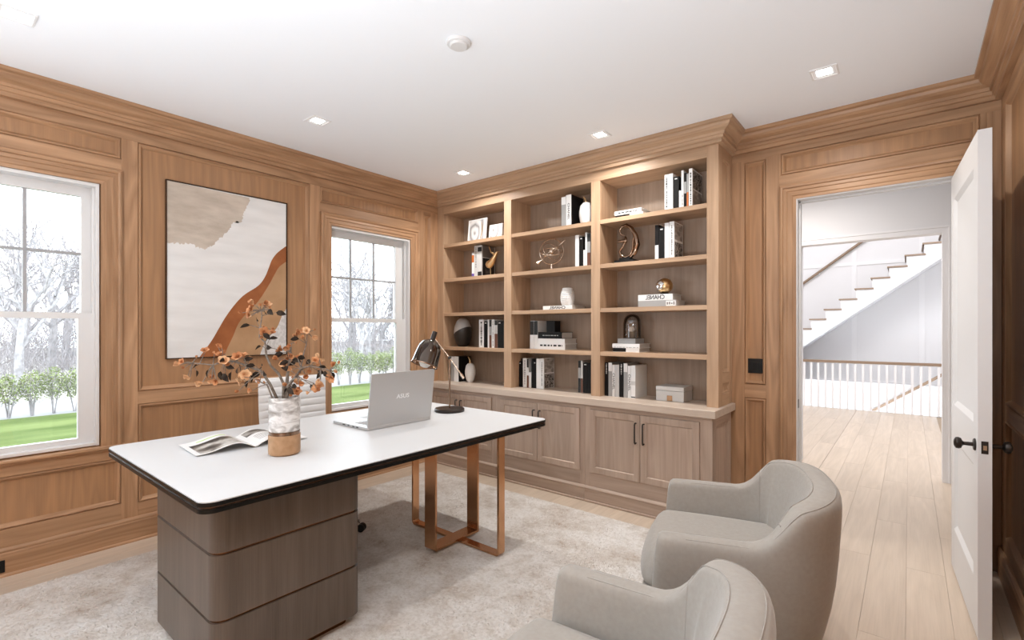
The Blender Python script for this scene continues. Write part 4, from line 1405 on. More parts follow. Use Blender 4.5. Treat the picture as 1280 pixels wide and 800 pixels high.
for i, (u, v) in enumerate(LV):
    d, key, q = nearest(vp(u, v, 0.03))
    pos = vp(u, v, q.dot(VF) + rb.uniform(-0.03, 0.05))
    e = branches[key][0]
    tube(twigs[key], [q, pos], [0.0022, 0.0014], 4)
    lb = leaf_bm(rb, rb.uniform(0.036, 0.052))
    dirn = ((pos - q).normalized() + Vector((rb.uniform(-0.6, 0.6), rb.uniform(-0.6, 0.6), rb.uniform(-0.9, 0.2)))).normalized()
    rot = dirn.to_track_quat('X', 'Z').to_matrix().to_4x4()
    bmesh.ops.transform(lb, matrix=Matrix.Translation(pos) @ rot @ Matrix.Rotation(rb.uniform(0.6, 1.6), 4, 'X'), verts=lb.verts)
    obj('leaf', lb, M['darkleaf'], e, recalc=False)
for key, bm in twigs.items():
    if len(bm.verts): obj('twigs', bm, M['stem'], branches[key][0], kind='stuff')
    else: bm.free()

# ------------------------------------------------------------------ open magazine
M['paper'] = flat('coated_paper', (0.82, 0.815, 0.80), 0.4)
M['photo'] = speckle('halftone_photo', [(0.40, (0.02, 0.018, 0.016)), (0.50, (0.16, 0.14, 0.12)), (0.62, (0.55, 0.52, 0.48))], 9, 0.4, detail=3)
M['green_ink'] = flat('green_ink', (0.45, 0.70, 0.12), 0.5)
mg = thing('magazine', 'open magazine with black and white photographs lying left of the vase', 'magazine', (-2.95, 1.20, TZ))
mg.rotation_euler.z = math.radians(-4)


def page_z(s):        # height over the table as a page runs from the outer edge (0) to the spine (1)
    return 0.003 + 0.034 * (math.sin(PI * min(1.0, s ** 1.7)) ** 1.3) + 0.004 * (1 - s)


def page(side, lift, s0=0.0, s1=1.0, t0=0.0, t1=1.0, thick=0.0012):
    """page width runs along Y from the spine (y=0); its height along X. lift raises prints clear of the paper"""
    bm = B()
    n = 18
    W_, H_ = 0.285, 0.33
    top_, bot_ = [], []
    for i in range(n + 1):
        s = s0 + (s1 - s0) * i / n
        y = side * W_ * (1 - s)
        z = page_z(s) + lift
        top_.append([bm.verts.new((H_ * (t - 0.5), y, z + thick)) for t in (t0, t1)])
        bot_.append([bm.verts.new((H_ * (t - 0.5), y, z)) for t in (t0, t1)])
    for i in range(n):
        bm.faces.new((top_[i][0], top_[i + 1][0], top_[i + 1][1], top_[i][1]))
        bm.faces.new((bot_[i][0], bot_[i][1], bot_[i + 1][1], bot_[i + 1][0]))
        for k in (0, 1):
            bm.faces.new((top_[i][k], bot_[i][k], bot_[i + 1][k], top_[i + 1][k]))
    for i in (0, n):
        bm.faces.new((top_[i][0], top_[i][1], bot_[i][1], bot_[i][0]))
    return bm


for side in (-1, 1):
    pg = obj('page', page(side, 0.0, thick=0.0035), M['paper'], mg, smooth=40)
    if side < 0:
        obj('photograph', page(side, 0.0037, 0.08, 0.80, 0.30, 0.97, 0.0002), M['photo'], pg, smooth=40)
        obj('headline', page(side, 0.0037, 0.25, 0.75, 0.12, 0.16, 0.0002), M['green_ink'], pg, smooth=40)
    else:
        obj('photograph', page(side, 0.0037, 0.45, 0.92, 0.06, 0.36, 0.0002), M['photo'], pg, smooth=40)
        for q in range(5):
            obj('text_line', page(side, 0.0037, 0.30, 0.85, 0.50 + 0.07 * q, 0.515 + 0.07 * q, 0.0002), M['greyink'], pg, smooth=40)

# ------------------------------------------------------------------ office chair behind the desk
oc = thing('office_chair', 'white ribbed leather office chair on castors behind the desk', 'chair', (-3.46, 1.88, 0.0))


def ribbed(u0, u1, v0, v1, fn, nu, nv, thick, ribs, name, taper=0.0):
    bm = B()
    fr, bk = [], []
    for j in range(nv + 1):
        v = v0 + (v1 - v0) * j / nv
        t = j / nv
        rowf, rowb = [], []
        for i in range(nu + 1):
            s = i / nu
            half = (u1 - u0) / 2 * (1 - taper * (1 - t) ** 2)
            u = (u0 + u1) / 2 + half * (2 * s - 1)
            edge = min(1.0, min(s, 1 - s) * 12)
            g_ = abs(math.sin(PI * t * ribs)) ** 0.35
            p, nrm_ = fn(u, t)
            o_ = thick / 2 * (0.55 + 0.45 * g_) * math.sqrt(max(0.05, edge))
            rowf.append(bm.verts.new(p + nrm_ * o_)); rowb.append(bm.verts.new(p - nrm_ * o_))
        fr.append(rowf); bk.append(rowb)
    for j in range(nv):
        for i in range(nu):
            bm.faces.new((fr[j][i], fr[j][i + 1], fr[j + 1][i + 1], fr[j + 1][i]))
            bm.faces.new((bk[j][i], bk[j + 1][i], bk[j + 1][i + 1], bk[j][i + 1]))
        for i in (0, nu):
            bm.faces.new((fr[j][i], fr[j + 1][i], bk[j + 1][i], bk[j][i]))
    for j in (0, nv):
        for i in range(nu):
            bm.faces.new((fr[j][i], bk[j][i], bk[j][i + 1], fr[j][i + 1]))
    return bm


def back_fn(u, t):
    z = 0.44 + 0.675 * t
    x = -3.67 - 0.075 * t - 0.05 * math.sin(PI * t) * 0.5
    p = Vector((x + 0.10 * (u - 1.88) ** 2, u, z))
    return p, Vector((1, 0, 0.1)).normalized()


def seat_fn(u, t):
    return Vector((-3.66 + 0.50 * t, u, 0.455 - 0.015 * math.sin(PI * t))), Vector((0, 0, 1))


wpart('backrest', ribbed(1.613, 2.147, 0, 1, back_fn, 18, 96, 0.035, 12, 'b', 0.06), M['whiteleather'], oc, smooth=50)
wpart('seat', ribbed(1.62, 2.14, 0, 1, seat_fn, 18, 64, 0.045, 8, 's'), M['whiteleather'], oc, smooth=50)
bm = B(); tube(bm, [(-3.758, 1.605, 1.117), (-3.758, 2.155, 1.117)], 0.014, 10)
wpart('top_bar', bm, M['whiteleather'], oc, smooth=50)
for sy in (-1, 1):
    yy = 1.88 + sy * 0.285
    bm = B(); tube(bm, [(-3.70, yy, 0.47), (-3.71, yy, 0.66), (-3.66, yy, 0.70), (-3.46, yy, 0.70), (-3.42, yy, 0.66), (-3.45, yy, 0.46)], 0.011, 8)
    wpart('armrest', bm, M['chrome'], oc, smooth=50)
obj('column', lathe(B(), [(0.028, 0.09), (0.028, 0.26), (0.018, 0.26), (0.018, 0.43)], seg=16), M['chrome'], oc, smooth=40)
for k in range(5):
    a = math.radians(33 + 72 * k)
    d = Vector((math.cos(a), math.sin(a), 0))
    bm = B(); tube(bm, [d * 0.02 + Vector((0, 0, 0.115)), d * 0.37 + Vector((0, 0, 0.078))], [0.024, 0.014], 8)
    obj('base_leg', bm, M['chrome'], oc, smooth=50)
    bm = B()
    for s_ in (-1, 1):
        c = d * 0.385 + Vector((-d.y, d.x, 0)) * 0.014 * s_ + Vector((0, 0, 0.036))
        tube(bm, [c - Vector((-d.y, d.x, 0)) * 0.009, c + Vector((-d.y, d.x, 0)) * 0.009], 0.029, 14)
    obj('castor', bm, M['black'], oc, smooth=40)

# ------------------------------------------------------------------ tub armchairs


def armchair(label, cx, cy, ang):
    e = thing('armchair', label, 'armchair', (cx, cy, 0.0), math.radians(90 + ang), group='greige tub armchairs facing the desk')
    W2, YF, YJ, YBK = 0.445, 0.344, -0.06, -0.368
    plan = []
    for i in range(9):
        plan.append((W2, YF + (YJ - YF) * i / 8.0))
    for i in range(1, 32):
        t = PI / 2 * i / 16.0
        c, s = math.cos(t), math.sin(t)
        ex = 2 / 2.5
        px = W2 * math.copysign(abs(c) ** ex, c)
        py = YJ + (YBK - YJ) * abs(s) ** ex
        plan.append((px, py))
    for i in range(9):
        plan.append((-W2, YJ + (YF - YJ) * i / 8.0))
    n = len(plan)
    BOT = 0.075

    def hgt(y):
        t = min(1.0, max(0.0, (-0.03 - y) / 0.15))
        t = 0.6 * t + 0.4 * t * t * (3 - 2 * t)
        arm = 0.645 + 0.012 * (YF - y)
        return arm * (1 - t) + (0.803 + 0.036 * min(1.0, max(0.0, (-0.17 - y) / 0.2))) * t
    bm = B()
    rings = []
    seam_o, seam_i, seam_v = [], [], {}
    for k, (x, y) in enumerate(plan):
        a, b = plan[max(k - 1, 0)], plan[min(k + 1, n - 1)]
        tx, ty = b[0] - a[0], b[1] - a[1]
        ln = math.hypot(tx, ty)
        nx, ny = ty / ln, -tx / ln                 # inward?
        if nx * (-x) + ny * (-0.05 - y) < 0: nx, ny = -nx, -ny
        h = hgt(y)
        bk = min(1.0, max(0.0, (-0.05 - y) / 0.2))
        th = 0.098 + 0.022 * bk
        sec = [(0.165, BOT), (0.112, BOT + 0.006), (0.086, 0.16), (0.050, 0.30), (0.020, 0.44), (0.003, h - 0.13), (0.0, h - 0.045), (0.006, h - 0.014), (0.022, h - 0.001),
               (th * 0.5, h + 0.004), (th - 0.016, h), (th - 0.003, h - 0.012), (th + 0.002, h - 0.045), (th + 0.012 + 0.030 * bk, h - 0.16), (th + 0.020 + 0.075 * bk, 0.40), (th + 0.02 + 0.08 * bk, 0.30)]
        wf = min(1.0, max(0.0, (y + 0.06) / 0.39))
        ring = []
        for (o_, z) in sec:
            yl = y + wf * 0.050 * (1.0 - z / h) - (0.03 * wf if z < 0.12 else 0)
            ring.append(bm.verts.new((x + nx * o_, yl + ny * o_, z)))
        rings.append(ring)
        seam_i.append(ring[10].co.copy()); seam_o.append(ring[8].co.copy())
        if k in (9, n - 10): seam_v[k] = [v.co.copy() for v in ring[9:15]]
    m_ = len(rings[0])
    for a, b in zip(rings, rings[1:]):
        for i in range(m_):
            j = (i + 1) % m_
            bm.faces.new((a[i], a[j], b[j], b[i]))
    # rounded front ends of the arms
    for ring, sg in ((rings[0], 1), (rings[-1], 1)):
        c = sum((v.co for v in ring), Vector()) / m_
        inner = [bm.verts.new(Vector((c.x + (v.co.x - c.x) * 0.72, v.co.y + 0.022, c.z + (v.co.z - c.z) * 0.93))) for v in ring]
        for i in range(m_):
            j = (i + 1) % m_
            bm.faces.new((ring[i], ring[j], inner[j], inner[i]))
        bm.faces.new(inner)
    bmesh.ops.recalc_face_normals(bm, faces=bm.faces)
    sh = obj('shell', bm, M['velvet'], e, smooth=70)
    md = sh.modifiers.new('subdivision', 'SUBSURF'); md.levels = md.render_levels = 1
    for nm, pts, r_ in (('top_seam', seam_i, 0.0020), ('outer_seam', seam_o, 0.0020)):
        b2 = B(); tube(b2, [p + Vector((0, 0, -0.0028)) for p in pts[2:-2]], r_, 6)
        obj(nm, b2, M['velvet'], sh, smooth=60)
    for k, pts in seam_v.items():
        b2 = B(); tube(b2, pts, 0.0026, 6)
        obj('arm_seam', b2, M['piping'], sh, smooth=60)
    # seat cushion: crowned block with a bulging front
    bm = B()
    NX, NY = 14, 16
    topv, botv = [], []
    for j in range(NY + 1):
        t = j / NY
        rt_, rb_ = [], []
        for i in range(NX + 1):
            s = 2.0 * i / NX - 1
            y = -0.25 + 0.715 * t - 0.035 * (abs(s) ** 2.6) * t
            x = s * (0.338 if t < 0.93 else 0.338 - 0.03 * ((t - 0.93) / 0.07) ** 2)
            ed = min(1.0, min((1 - abs(s)) / 0.10, (1 - t) / 0.11))
            ed = max(0.0, ed)
            rr_ = math.sqrt(1 - (1 - ed) ** 2)
            z = 0.400 + 0.112 * rr_ + 0.020 * (1 - s * s) * (1 - (2 * t - 1) ** 2) - 0.012 * (1 - t)
            rt_.append(bm.verts.new((x, y, z)))
            rb_.append(bm.verts.new((x * 0.985, y - 0.008 * t, 0.345 + 0.03 * (1 - rr_))))
        topv.append(rt_); botv.append(rb_)
    for j in range(NY):
        for i in range(NX):
            bm.faces.new((topv[j][i], topv[j][i + 1], topv[j + 1][i + 1], topv[j + 1][i]))
            bm.faces.new((botv[j][i], botv[j + 1][i], botv[j + 1][i + 1], botv[j][i + 1]))
        for i in (0, NX):
            bm.faces.new((topv[j][i], topv[j + 1][i], botv[j + 1][i], botv[j][i]))
    for j in (0, NY):
        for i in range(NX):
            bm.faces.new((topv[j][i], botv[j][i], botv[j][i + 1], topv[j][i + 1]))
    so = obj('seat_cushion', bm, M['velvet'], e, smooth=70)
    md = so.modifiers.new('subdivision', 'SUBSURF'); md.levels = md.render_levels = 1
    bm = B()
    prism(bm, rrect(-0.330, 0.330, -0.20, 0.430, 0.05), 0.20, 0.360)
    lo_ = [v for v in bm.verts if v.co.z < 0.25]
    for v in lo_:
        v.co.x *= 0.80; v.co.y = v.co.y * 0.90; v.co.z = BOT + 0.01
    obj('seat_base', bm, M['velvet'], e, smooth=40)
    obj('swivel_plate', lathe(B(), [(0.0, 0.0), (0.235, 0.0), (0.235, 0.010), (0.21, 0.016), (0.045, 0.020), (0.045, BOT + 0.02)], seg=32, cap=False), M['black'], e, smooth=35)
    return e


armchair('greige velvet tub armchair standing by the bookcase, whole back in view', -0.604, 2.465, 17.7)
armchair('greige velvet tub armchair nearest the camera, cut off at the bottom edge', -0.592, 1.128, 4.6)

# ------------------------------------------------------------------ framed painting
pt = thing('painting', 'large abstract painting in white, sand and burnt orange on the oak panel', 'painting', (XL + RECESS, 1.632, 1.945))
CY0, CY1, CZ0, CZ1 = 1.187, 2.078, 1.284, 2.604
mpP = lambda u, v, d: (XL + RECESS + d, u, v)
m, nt, p = new_mat('canvas_white')
L = nt.links.new
tc = N(nt, 'ShaderNodeTexCoord'); mp_ = N(nt, 'ShaderNodeMapping'); mp_.inputs['Scale'].default_value = (1, 2.0, 9)
L(tc.outputs['Object'], mp_.inputs['Vector'])
n0 = N(nt, 'ShaderNodeTexNoise'); n0.inputs['Scale'].default_value = 1.6; n0.inputs['Detail'].default_value = 2
L(mp_.outputs[0], n0.inputs['Vector'])
r0 = ramp(nt, [(0.3, (0.70, 0.69, 0.675)), (0.7, (0.78, 0.77, 0.755))]); L(n0.outputs[0], r0.inputs['Fac']); L(r0.outputs[0], p.inputs['Base Color'])
b0 = N(nt, 'ShaderNodeBump'); b0.inputs['Strength'].default_value = 0.25; b0.inputs['Distance'].default_value = 0.004; L(n0.outputs[0], b0.inputs['Height']); L(b0.outputs[0], p.inputs['Normal'])
p.inputs['Roughness'].default_value = 0.8
M['canvas'] = m
M['sand'] = speckle('sand_paint', [(0.3, (0.46, 0.39, 0.32)), (0.7, (0.60, 0.52, 0.44))], 6, 0.85, bump=0.5, bscale=70, stretch=(1, 1, 3))
M['rust'] = speckle('burnt_orange_paint', [(0.3, (0.27, 0.085, 0.026)), (0.7, (0.35, 0.12, 0.04))], 10, 0.7, bump=0.2, bscale=80)
M['tan'] = speckle('tan_paint', [(0.3, (0.37, 0.21, 0.105)), (0.7, (0.48, 0.295, 0.16))], 5, 0.7, bump=0.4, bscale=40)
M['linen'] = speckle('lined_plaster', [(0.45, (0.56, 0.54, 0.52)), (0.55, (0.66, 0.64, 0.62))], 3, 0.8, detail=1, stretch=(1, 18, 12))
cv = wpart('canvas', mbox(B(), mpP, CY0, CY1, CZ0, CZ1, 0.002, 0.024), M['canvas'], pt)
wpart('frame', frame(B(), mpP, CY0 - 0.008, CY1 + 0.008, CZ0 - 0.008, CZ1 + 0.008, [(0.0, 0.0), (0.0, 0.032), (0.006, 0.032), (0.006, 0.020), (0.0085, 0.020)]), M['edgeline'], pt)


def paint(name, mat, st, d):
    bm = B()
    vs = [bm.verts.new(mpP(CY0 + (CY1 - CY0) * s, CZ1 - (CZ1 - CZ0) * t, d)) for s, t in st]
    f = bm.faces.new(vs)
    ex = bmesh.ops.extrude_face_region(bm, geom=[f])
    for v in [g_ for g_ in ex['geom'] if isinstance(g_, bmesh.types.BMVert)]: v.co.x -= 0.0012
    bmesh.ops.triangulate(bm, faces=bm.faces)
    return wpart(name, bm, mat, cv)


rp_ = random.Random(8)


def ragged(pts, amp, per=7):
    out_ = []
    for (a, b), (c, d) in zip(pts, pts[1:]):
        for i in range(per):
            t = i / per
            out_.append((a + (c - a) * t + rp_.uniform(-amp, amp), b + (d - b) * t + rp_.uniform(-amp, amp)))
    out_.append(pts[-1])
    return [(min(1, max(0, a)), min(1, max(0, b))) for a, b in out_]


def smooth_line(pts, per=6):
    out_ = []
    n = len(pts)
    for i in range(n - 1):
        p0, p1, p2, p3 = pts[max(i - 1, 0)], pts[i], pts[i + 1], pts[min(i + 2, n - 1)]
        for k in range(per):
            t = k / per
            out_.append(tuple(0.5 * (2 * b + (c - a) * t + (2 * a - 5 * b + 4 * c - d) * t * t + (3 * b - a - 3 * c + d) * t ** 3) for a, b, c, d in zip(p0, p1, p2, p3)))
    out_.append(pts[-1])
    return [(min(1.0, max(0.0, a)), min(1.0, max(0.0, b))) for a, b in out_]


edge = [(0.66, 0.0), (0.64, 0.06), (0.60, 0.11), (0.585, 0.165), (0.54, 0.17), (0.50, 0.19), (0.47, 0.24), (0.41, 0.285), (0.35, 0.325), (0.29, 0.365), (0.23, 0.36), (0.17, 0.335), (0.09, 0.345), (0.0, 0.35)]
paint('sand_patch', M['sand'], [(0.0, 0.0)] + ragged(edge, 0.008), 0.0256)
up_ = smooth_line([(1.0, 0.28), (0.91, 0.335), (0.86, 0.385), (0.83, 0.44), (0.79, 0.505), (0.73, 0.56), (0.61, 0.62), (0.53, 0.68), (0.45, 0.76), (0.39, 0.835), (0.33, 0.91), (0.24, 1.0)])
lo2 = smooth_line([(1.0, 0.385), (0.93, 0.425), (0.88, 0.485), (0.83, 0.55), (0.73, 0.66), (0.61, 0.75), (0.55, 0.81), (0.51, 0.88), (0.46, 0.955), (0.44, 1.0)])
co_ = smooth_line([(1.0, 0.70), (0.96, 0.745), (0.91, 0.825), (0.83, 0.89), (0.78, 0.945), (0.75, 1.0)])
paint('orange_band', M['rust'], up_ + list(reversed(lo2)), 0.0262)
paint('tan_field', M['tan'], lo2 + list(reversed(co_)), 0.0256)
paint('lined_corner', M['linen'], co_ + [(1.0, 1.0)], 0.0256)

# ------------------------------------------------------------------ things on the shelves
C1, C2, C3, C4, CB = SHELF[0], SHELF[1], SHELF[2], SHELF[3], ZB


def book(x0, x1, z, h, label, group, spine='white', cover=None, bands=(), marks=None, yf=3.93, dep=0.23, word=None, dot=False, front=None):
    """upright book, spine to the room. bands = [(from, to, colour)] printed along the spine height"""
    mt = {'white': 'whitebook', 'black': 'blackbook', 'grey': 'greybook', 'pale': 'paleglaze', 'brown': 'brownbook', 'orange': 'orangebook', 'ink': 'ink', 'purple': 'purple', 'greyink': 'greyink'}
    wd = x1 - x0
    e = thing('book', label, 'book', ((x0 + x1) / 2, yf, z), group=group)
    cv_ = M[mt[cover or spine]]
    t = min(0.004, wd * 0.14)
    bm = B()
    box(bm, -wd / 2 + 0.0004, -wd / 2 + t, 0.003, dep, 0, h)
    obj('cover', bm, cv_, e)
    obj('cover', bx(wd / 2 - t, wd / 2 - 0.0004, 0.003, dep, 0, h), cv_, e)
    obj('spine', bx(-wd / 2 + 0.0004, wd / 2 - 0.0004, 0.0, 0.003, 0, h), M[mt[spine]], e)
    obj('pages', bx(-wd / 2 + t, wd / 2 - t, 0.003, dep - 0.006, 0.003, h - 0.004), M['pages'], e)
    for (a, b, c) in bands:
        obj('spine_band', bx(-wd / 2 + 0.0006, wd / 2 - 0.0006, -0.0006, 0.0, h * a, h * b), M[mt[c]], e)
    if marks:
        c, n_, a, b = marks
        r_ = random.Random(int(abs(x0) * 1000))
        bm = B()
        q = a
        while q < b - 0.02:
            ln = r_.uniform(0.012, 0.06)
            wm = wd * r_.uniform(0.07, 0.17)
            box(bm, -wm, wm, -0.0010, -0.0002, h * q, h * min(q + ln, b))
            q += ln + r_.uniform(0.006, 0.022)
        obj('spine_print', bm, M[mt[c]], e, kind='stuff')
    if word:
        letters('spine_title', word, 0.03, (0, -0.0008, h * 0.48), (PI / 2, PI / 2, 0), M['ink'], e, width=h * 0.52)
    if dot:
        obj('spine_dot', bx(-wd * 0.22, wd * 0.22, -0.0008, 0.0, h * 0.92, h * 0.95), M['whitebook'], e)
    if front:
        # printed right-hand cover: pale photograph above or below a dark pattern
        m0 = wd / 2 - 0.0004
        for (a, b, mt_) in front:
            obj('cover_print', bx(m0, m0 + 0.0006, 0.014, dep - 0.012, h * a, h * b), M[mt_], e)
    return e


def lying(x0, x1, z, t, label, group, spine='white', cover=None, yf=3.95, dep=0.24, word=None, mirror=False, tag_=None, marks=None, bands=()):
    mt = {'white': 'whitebook', 'black': 'blackbook', 'grey': 'greybook', 'pale': 'paleglaze', 'ink': 'ink'}
    ln = x1 - x0
    e = thing('book', label, 'book', ((x0 + x1) / 2, yf, z), group=group)
    c = M[mt[cover or spine]]
    k = min(0.004, t * 0.14)
    obj('cover', bx(-ln / 2, ln / 2, 0.003, dep, 0, k), c, e)
    obj('cover', bx(-ln / 2, ln / 2, 0.003, dep, t - k, t), c, e)
    obj('spine', bx(-ln / 2, ln / 2, 0.0, 0.003, 0, t), M[mt[spine]], e)
    obj('pages', bx(-ln / 2 + 0.004, ln / 2 - 0.005, 0.003, dep - 0.005, k, t - k), M['pages'], e)
    if word:
        letters('spine_title', word, t, (0.0, -0.0008, t * 0.5), (PI / 2, 0, 0), M['ink'], e, mirror=mirror, width=ln * 0.55, bold=True)
    if tag_:
        a, b = tag_
        s_ = obj('spine_label', bx(-ln / 2 + ln * a, -ln / 2 + ln * b, -0.0008, 0.0, t * 0.08, t * 0.9), M['whitebook'], e)
        r_ = random.Random(3)
        bm = B()
        for q in range(4):
            box(bm, -ln / 2 + ln * (a + 0.02 + 0.055 * q), -ln / 2 + ln * (a + 0.055 + 0.055 * q), -0.0012, -0.0008, t * r_.uniform(0.25, 0.4), t * r_.uniform(0.55, 0.8))
        obj('label_print', bm, M['greyink'], s_, kind='stuff')
    for (a, b, lo, hi, c_) in bands:
        obj('spine_band', bx(-ln / 2 + ln * a, -ln / 2 + ln * b, -0.0006, 0.0, t * lo, t * hi), M[mt[c_]], e)
    if marks:
        r_ = random.Random(int(abs(x0) * 977))
        bm = B()
        q = marks[1]
        while q < marks[2]:
            w_ = r_.uniform(0.04, 0.12)
            box(bm, -ln / 2 + ln * q, -ln / 2 + ln * min(q + w_, marks[2]), -0.0008, 0.0, t * marks[3], t * marks[4])
            q += w_ + r_.uniform(0.015, 0.05)
        obj('spine_print', bm, M[mt[marks[0]]], e, kind='stuff')
    return e


M['cover_dark'] = speckle('dark_script_print', [(0.46, (0.03, 0.027, 0.025)), (0.54, (0.42, 0.39, 0.36))], 48, 0.5, detail=2, distort=1.5)
M['cover_grey'] = speckle('soft_grey_photo', [(0.42, (0.26, 0.24, 0.22)), (0.58, (0.52, 0.49, 0.46))], 14, 0.5, detail=3, stretch=(1, 1, 2))
M['cover_slate'] = flat('slate_cover', (0.115, 0.105, 0.098), 0.5)
M['cover_black'] = speckle('black_photo_cover', [(0.55, (0.010, 0.009, 0.009)), (0.75, (0.10, 0.085, 0.07))], 9, 0.3, detail=3)

# -- left bay, top shelf: two marbled prints
M['swirl'] = None
m, nt, p = new_mat('marbled_print')
L = nt.links.new
tc = N(nt, 'ShaderNodeTexCoord')
wv = N(nt, 'ShaderNodeTexWave', wave_type='RINGS', rings_direction='Y'); wv.inputs['Scale'].default_value = 3.0; wv.inputs['Distortion'].default_value = 3.0; wv.inputs['Detail'].default_value = 2.0; wv.inputs['Detail Scale'].default_value = 2.2
mp_ = N(nt, 'ShaderNodeMapping'); mp_.inputs['Location'].default_value = (0.06, 0, -0.1); mp_.inputs['Scale'].default_value = (1.6, 1, 1.0)
L(tc.outputs['Object'], mp_.inputs['Vector']); L(mp_.outputs[0], wv.inputs['Vector'])
r0 = ramp(nt, [(0.0, (0.30, 0.285, 0.275)), (0.25, (0.50, 0.50, 0.51)), (0.6, (0.62, 0.61, 0.60)), (1.0, (0.72, 0.71, 0.70))])
L(wv.outputs['Color'], r0.inputs['Fac']); L(r0.outputs[0], p.inputs['Base Color'])
p.inputs['Roughness'].default_value = 0.5
M['swirl'] = m
for (x0, x1, h, lab) in ((-3.90, -3.625, 0.262, 'larger white-framed marbled print leaning on the top left shelf'),
                         (-3.575, -3.390, 0.165, 'smaller white-framed marbled print on the top left shelf')):
    e = thing('framed_print', lab, 'picture', ((x0 + x1) / 2, 3.985, C1), group='marbled prints on the top left shelf')
    mpF = lambda u, v, d: (u, -d + 0.0 + 0.10 * v, v)
    wd = x1 - x0
    fb = frame(B(), mpF, -wd / 2, wd / 2, 0.0, h, [(0.0, -0.012), (0.0, 0.004), (0.010, 0.004), (0.012, 0.0)])
    obj('frame', fb, M['whitebook'], e)
    bm = B()
    vs = [bm.verts.new(mpF(u, v, d)) for d in (0.0, -0.010) for (u, v) in ((-wd / 2 + 0.01, 0.01), (wd / 2 - 0.01, 0.01), (wd / 2 - 0.01, h - 0.01), (-wd / 2 + 0.01, h - 0.01))]
    for q in ((0, 1, 2, 3), (4, 5, 6, 7), (0, 1, 5, 4), (1, 2, 6, 5), (2, 3, 7, 6), (3, 0, 4, 7)): bm.faces.new([vs[i] for i in q])
    obj('print', bm, M['swirl'], e)
    bm = B()
    tube(bm, [mpF(wd * 0.20, h * 0.12, 0.0005), mpF(wd * 0.26, h * 0.35, 0.0005), mpF(wd * 0.27, h * 0.60, 0.0005), mpF(wd * 0.22, h * 0.86, 0.0005)], [0.003, 0.006, 0.007, 0.003], 5)
    if h > 0.2: obj('gold_vein', bm, M['gold'], e)
    else: bm.free()

# -- left bay, second shelf: books with a gilt bird
G = 'books beside the gilt bird on the left shelf'
book(-3.790, -3.754, C2, 0.272, 'thin white book with orange and purple spine print, left of the gilt bird', G, 'white', bands=[(0.60, 0.90, 'orange'), (0.02, 0.15, 'purple')], yf=3.94)
book(-3.752, -3.702, C2, 0.345, 'tall pale grey printed book between two others beside the gilt bird', G, 'pale', marks=('greyink', 8, 0.3, 0.95), yf=3.94)
book(-3.700, -3.640, C2, 0.345, 'tall cream book with black spine marks and slate cover beside the gilt bird', G, 'pale', bands=[(0.80, 0.94, 'ink'), (0.03, 0.16, 'ink')], yf=3.94, dep=0.22, front=[(0.62, 1.0, 'cover_slate'), (0.02, 0.60, 'cover_black')])
bd = thing('bird_figurine', 'small gilt bird figurine with a long tail on the second left shelf', 'figurine', (-3.497, 3.955, C2))
bm = B()
ball(bm, (-0.045, 0, 0.125), 0.046, 16, 10, 1.0, 0.8, 0.95)
tube(bm, [(-0.05, 0, 0.115), (0.0, 0, 0.155), (0.035, 0, 0.205), (0.055, 0, 0.235), (0.07, 0, 0.247)], [0.042, 0.036, 0.022, 0.018, 0.010], 12)
obj('body', bm, M['gold'], bd, smooth=60)
bm = B(); tube(bm, [(0.03, 0, 0.225), (-0.02, 0, 0.255), (-0.055, 0, 0.335)], [0.014, 0.008, 0.003], 8)
obj('tail', bm, M['gold'], bd, smooth=60)
bm = B(); tube(bm, [(0.065, 0, 0.247), (0.105, 0, 0.250)], [0.007, 0.0012], 8)
obj('beak', bm, M['gold'], bd, smooth=60)
bm = B(); tube(bm, [(-0.03, 0, 0.10), (-0.025, 0, 0.012)], 0.004, 6)
obj('post', bm, M['gold'], bd, smooth=60)
obj('base', lathe(B(), [(0.0, 0.0), (0.038, 0.0), (0.038, 0.010), (0.0, 0.012)], -0.025, 0, 20, cap=False), M['black'], bd, smooth=30)

# -- left bay, fourth shelf: two-tone egg vase and a row of books
m, nt, p = new_mat('two_tone_glaze')
L = nt.links.new
tc = N(nt, 'ShaderNodeTexCoord')
sp = N(nt, 'ShaderNodeSeparateXYZ'); L(tc.outputs['Object'], sp.inputs[0])
ml = N(nt, 'ShaderNodeMath', operation='MULTIPLY_ADD'); ml.inputs[1].default_value = -0.55; L(sp.outputs['X'], ml.inputs[0]); L(sp.outputs['Z'], ml.inputs[2])
gt = N(nt, 'ShaderNodeMath', operation='GREATER_THAN'); gt.inputs[1].default_value = 0.175; L(ml.outputs[0], gt.inputs[0])
mx = N(nt, 'ShaderNodeMix', data_type='RGBA'); mx.inputs[6].default_value = (0.022, 0.018, 0.016, 1); mx.inputs[7].default_value = (0.46, 0.45, 0.44, 1)
L(gt.outputs[0], mx.inputs['Factor']); L(mx.outputs[2], p.inputs['Base Color']); p.inputs['Roughness'].default_value = 0.35
M['twotone'] = m
ev = thing('egg_vase', 'egg-shaped vase, grey above and black below, on the left bookcase bay', 'vase', (-4.02, 4.03, C4))
obj('body', lathe(B(), [(0.0, 0.0), (0.050, 0.0), (0.075, 0.03), (0.100, 0.10), (0.106, 0.16), (0.098, 0.23), (0.070, 0.295), (0.035, 0.325), (0.0, 0.330)], seg=36, cap=False), M['twotone'], ev, smooth=60)
G = 'row of books right of the two-tone egg vase'
book(-3.671, -3.602, C4, 0.305, 'thick white book with black spine print, first right of the egg vase', G, 'white', marks=('ink', 7, 0.08, 0.92))
book(-3.596, -3.545, C4, 0.285, 'black book beside the thick white one right of the egg vase', G, 'black', dot=True)
book(-3.543, -3.522, C4, 0.305, 'very thin white book in the row right of the egg vase', G, 'white')
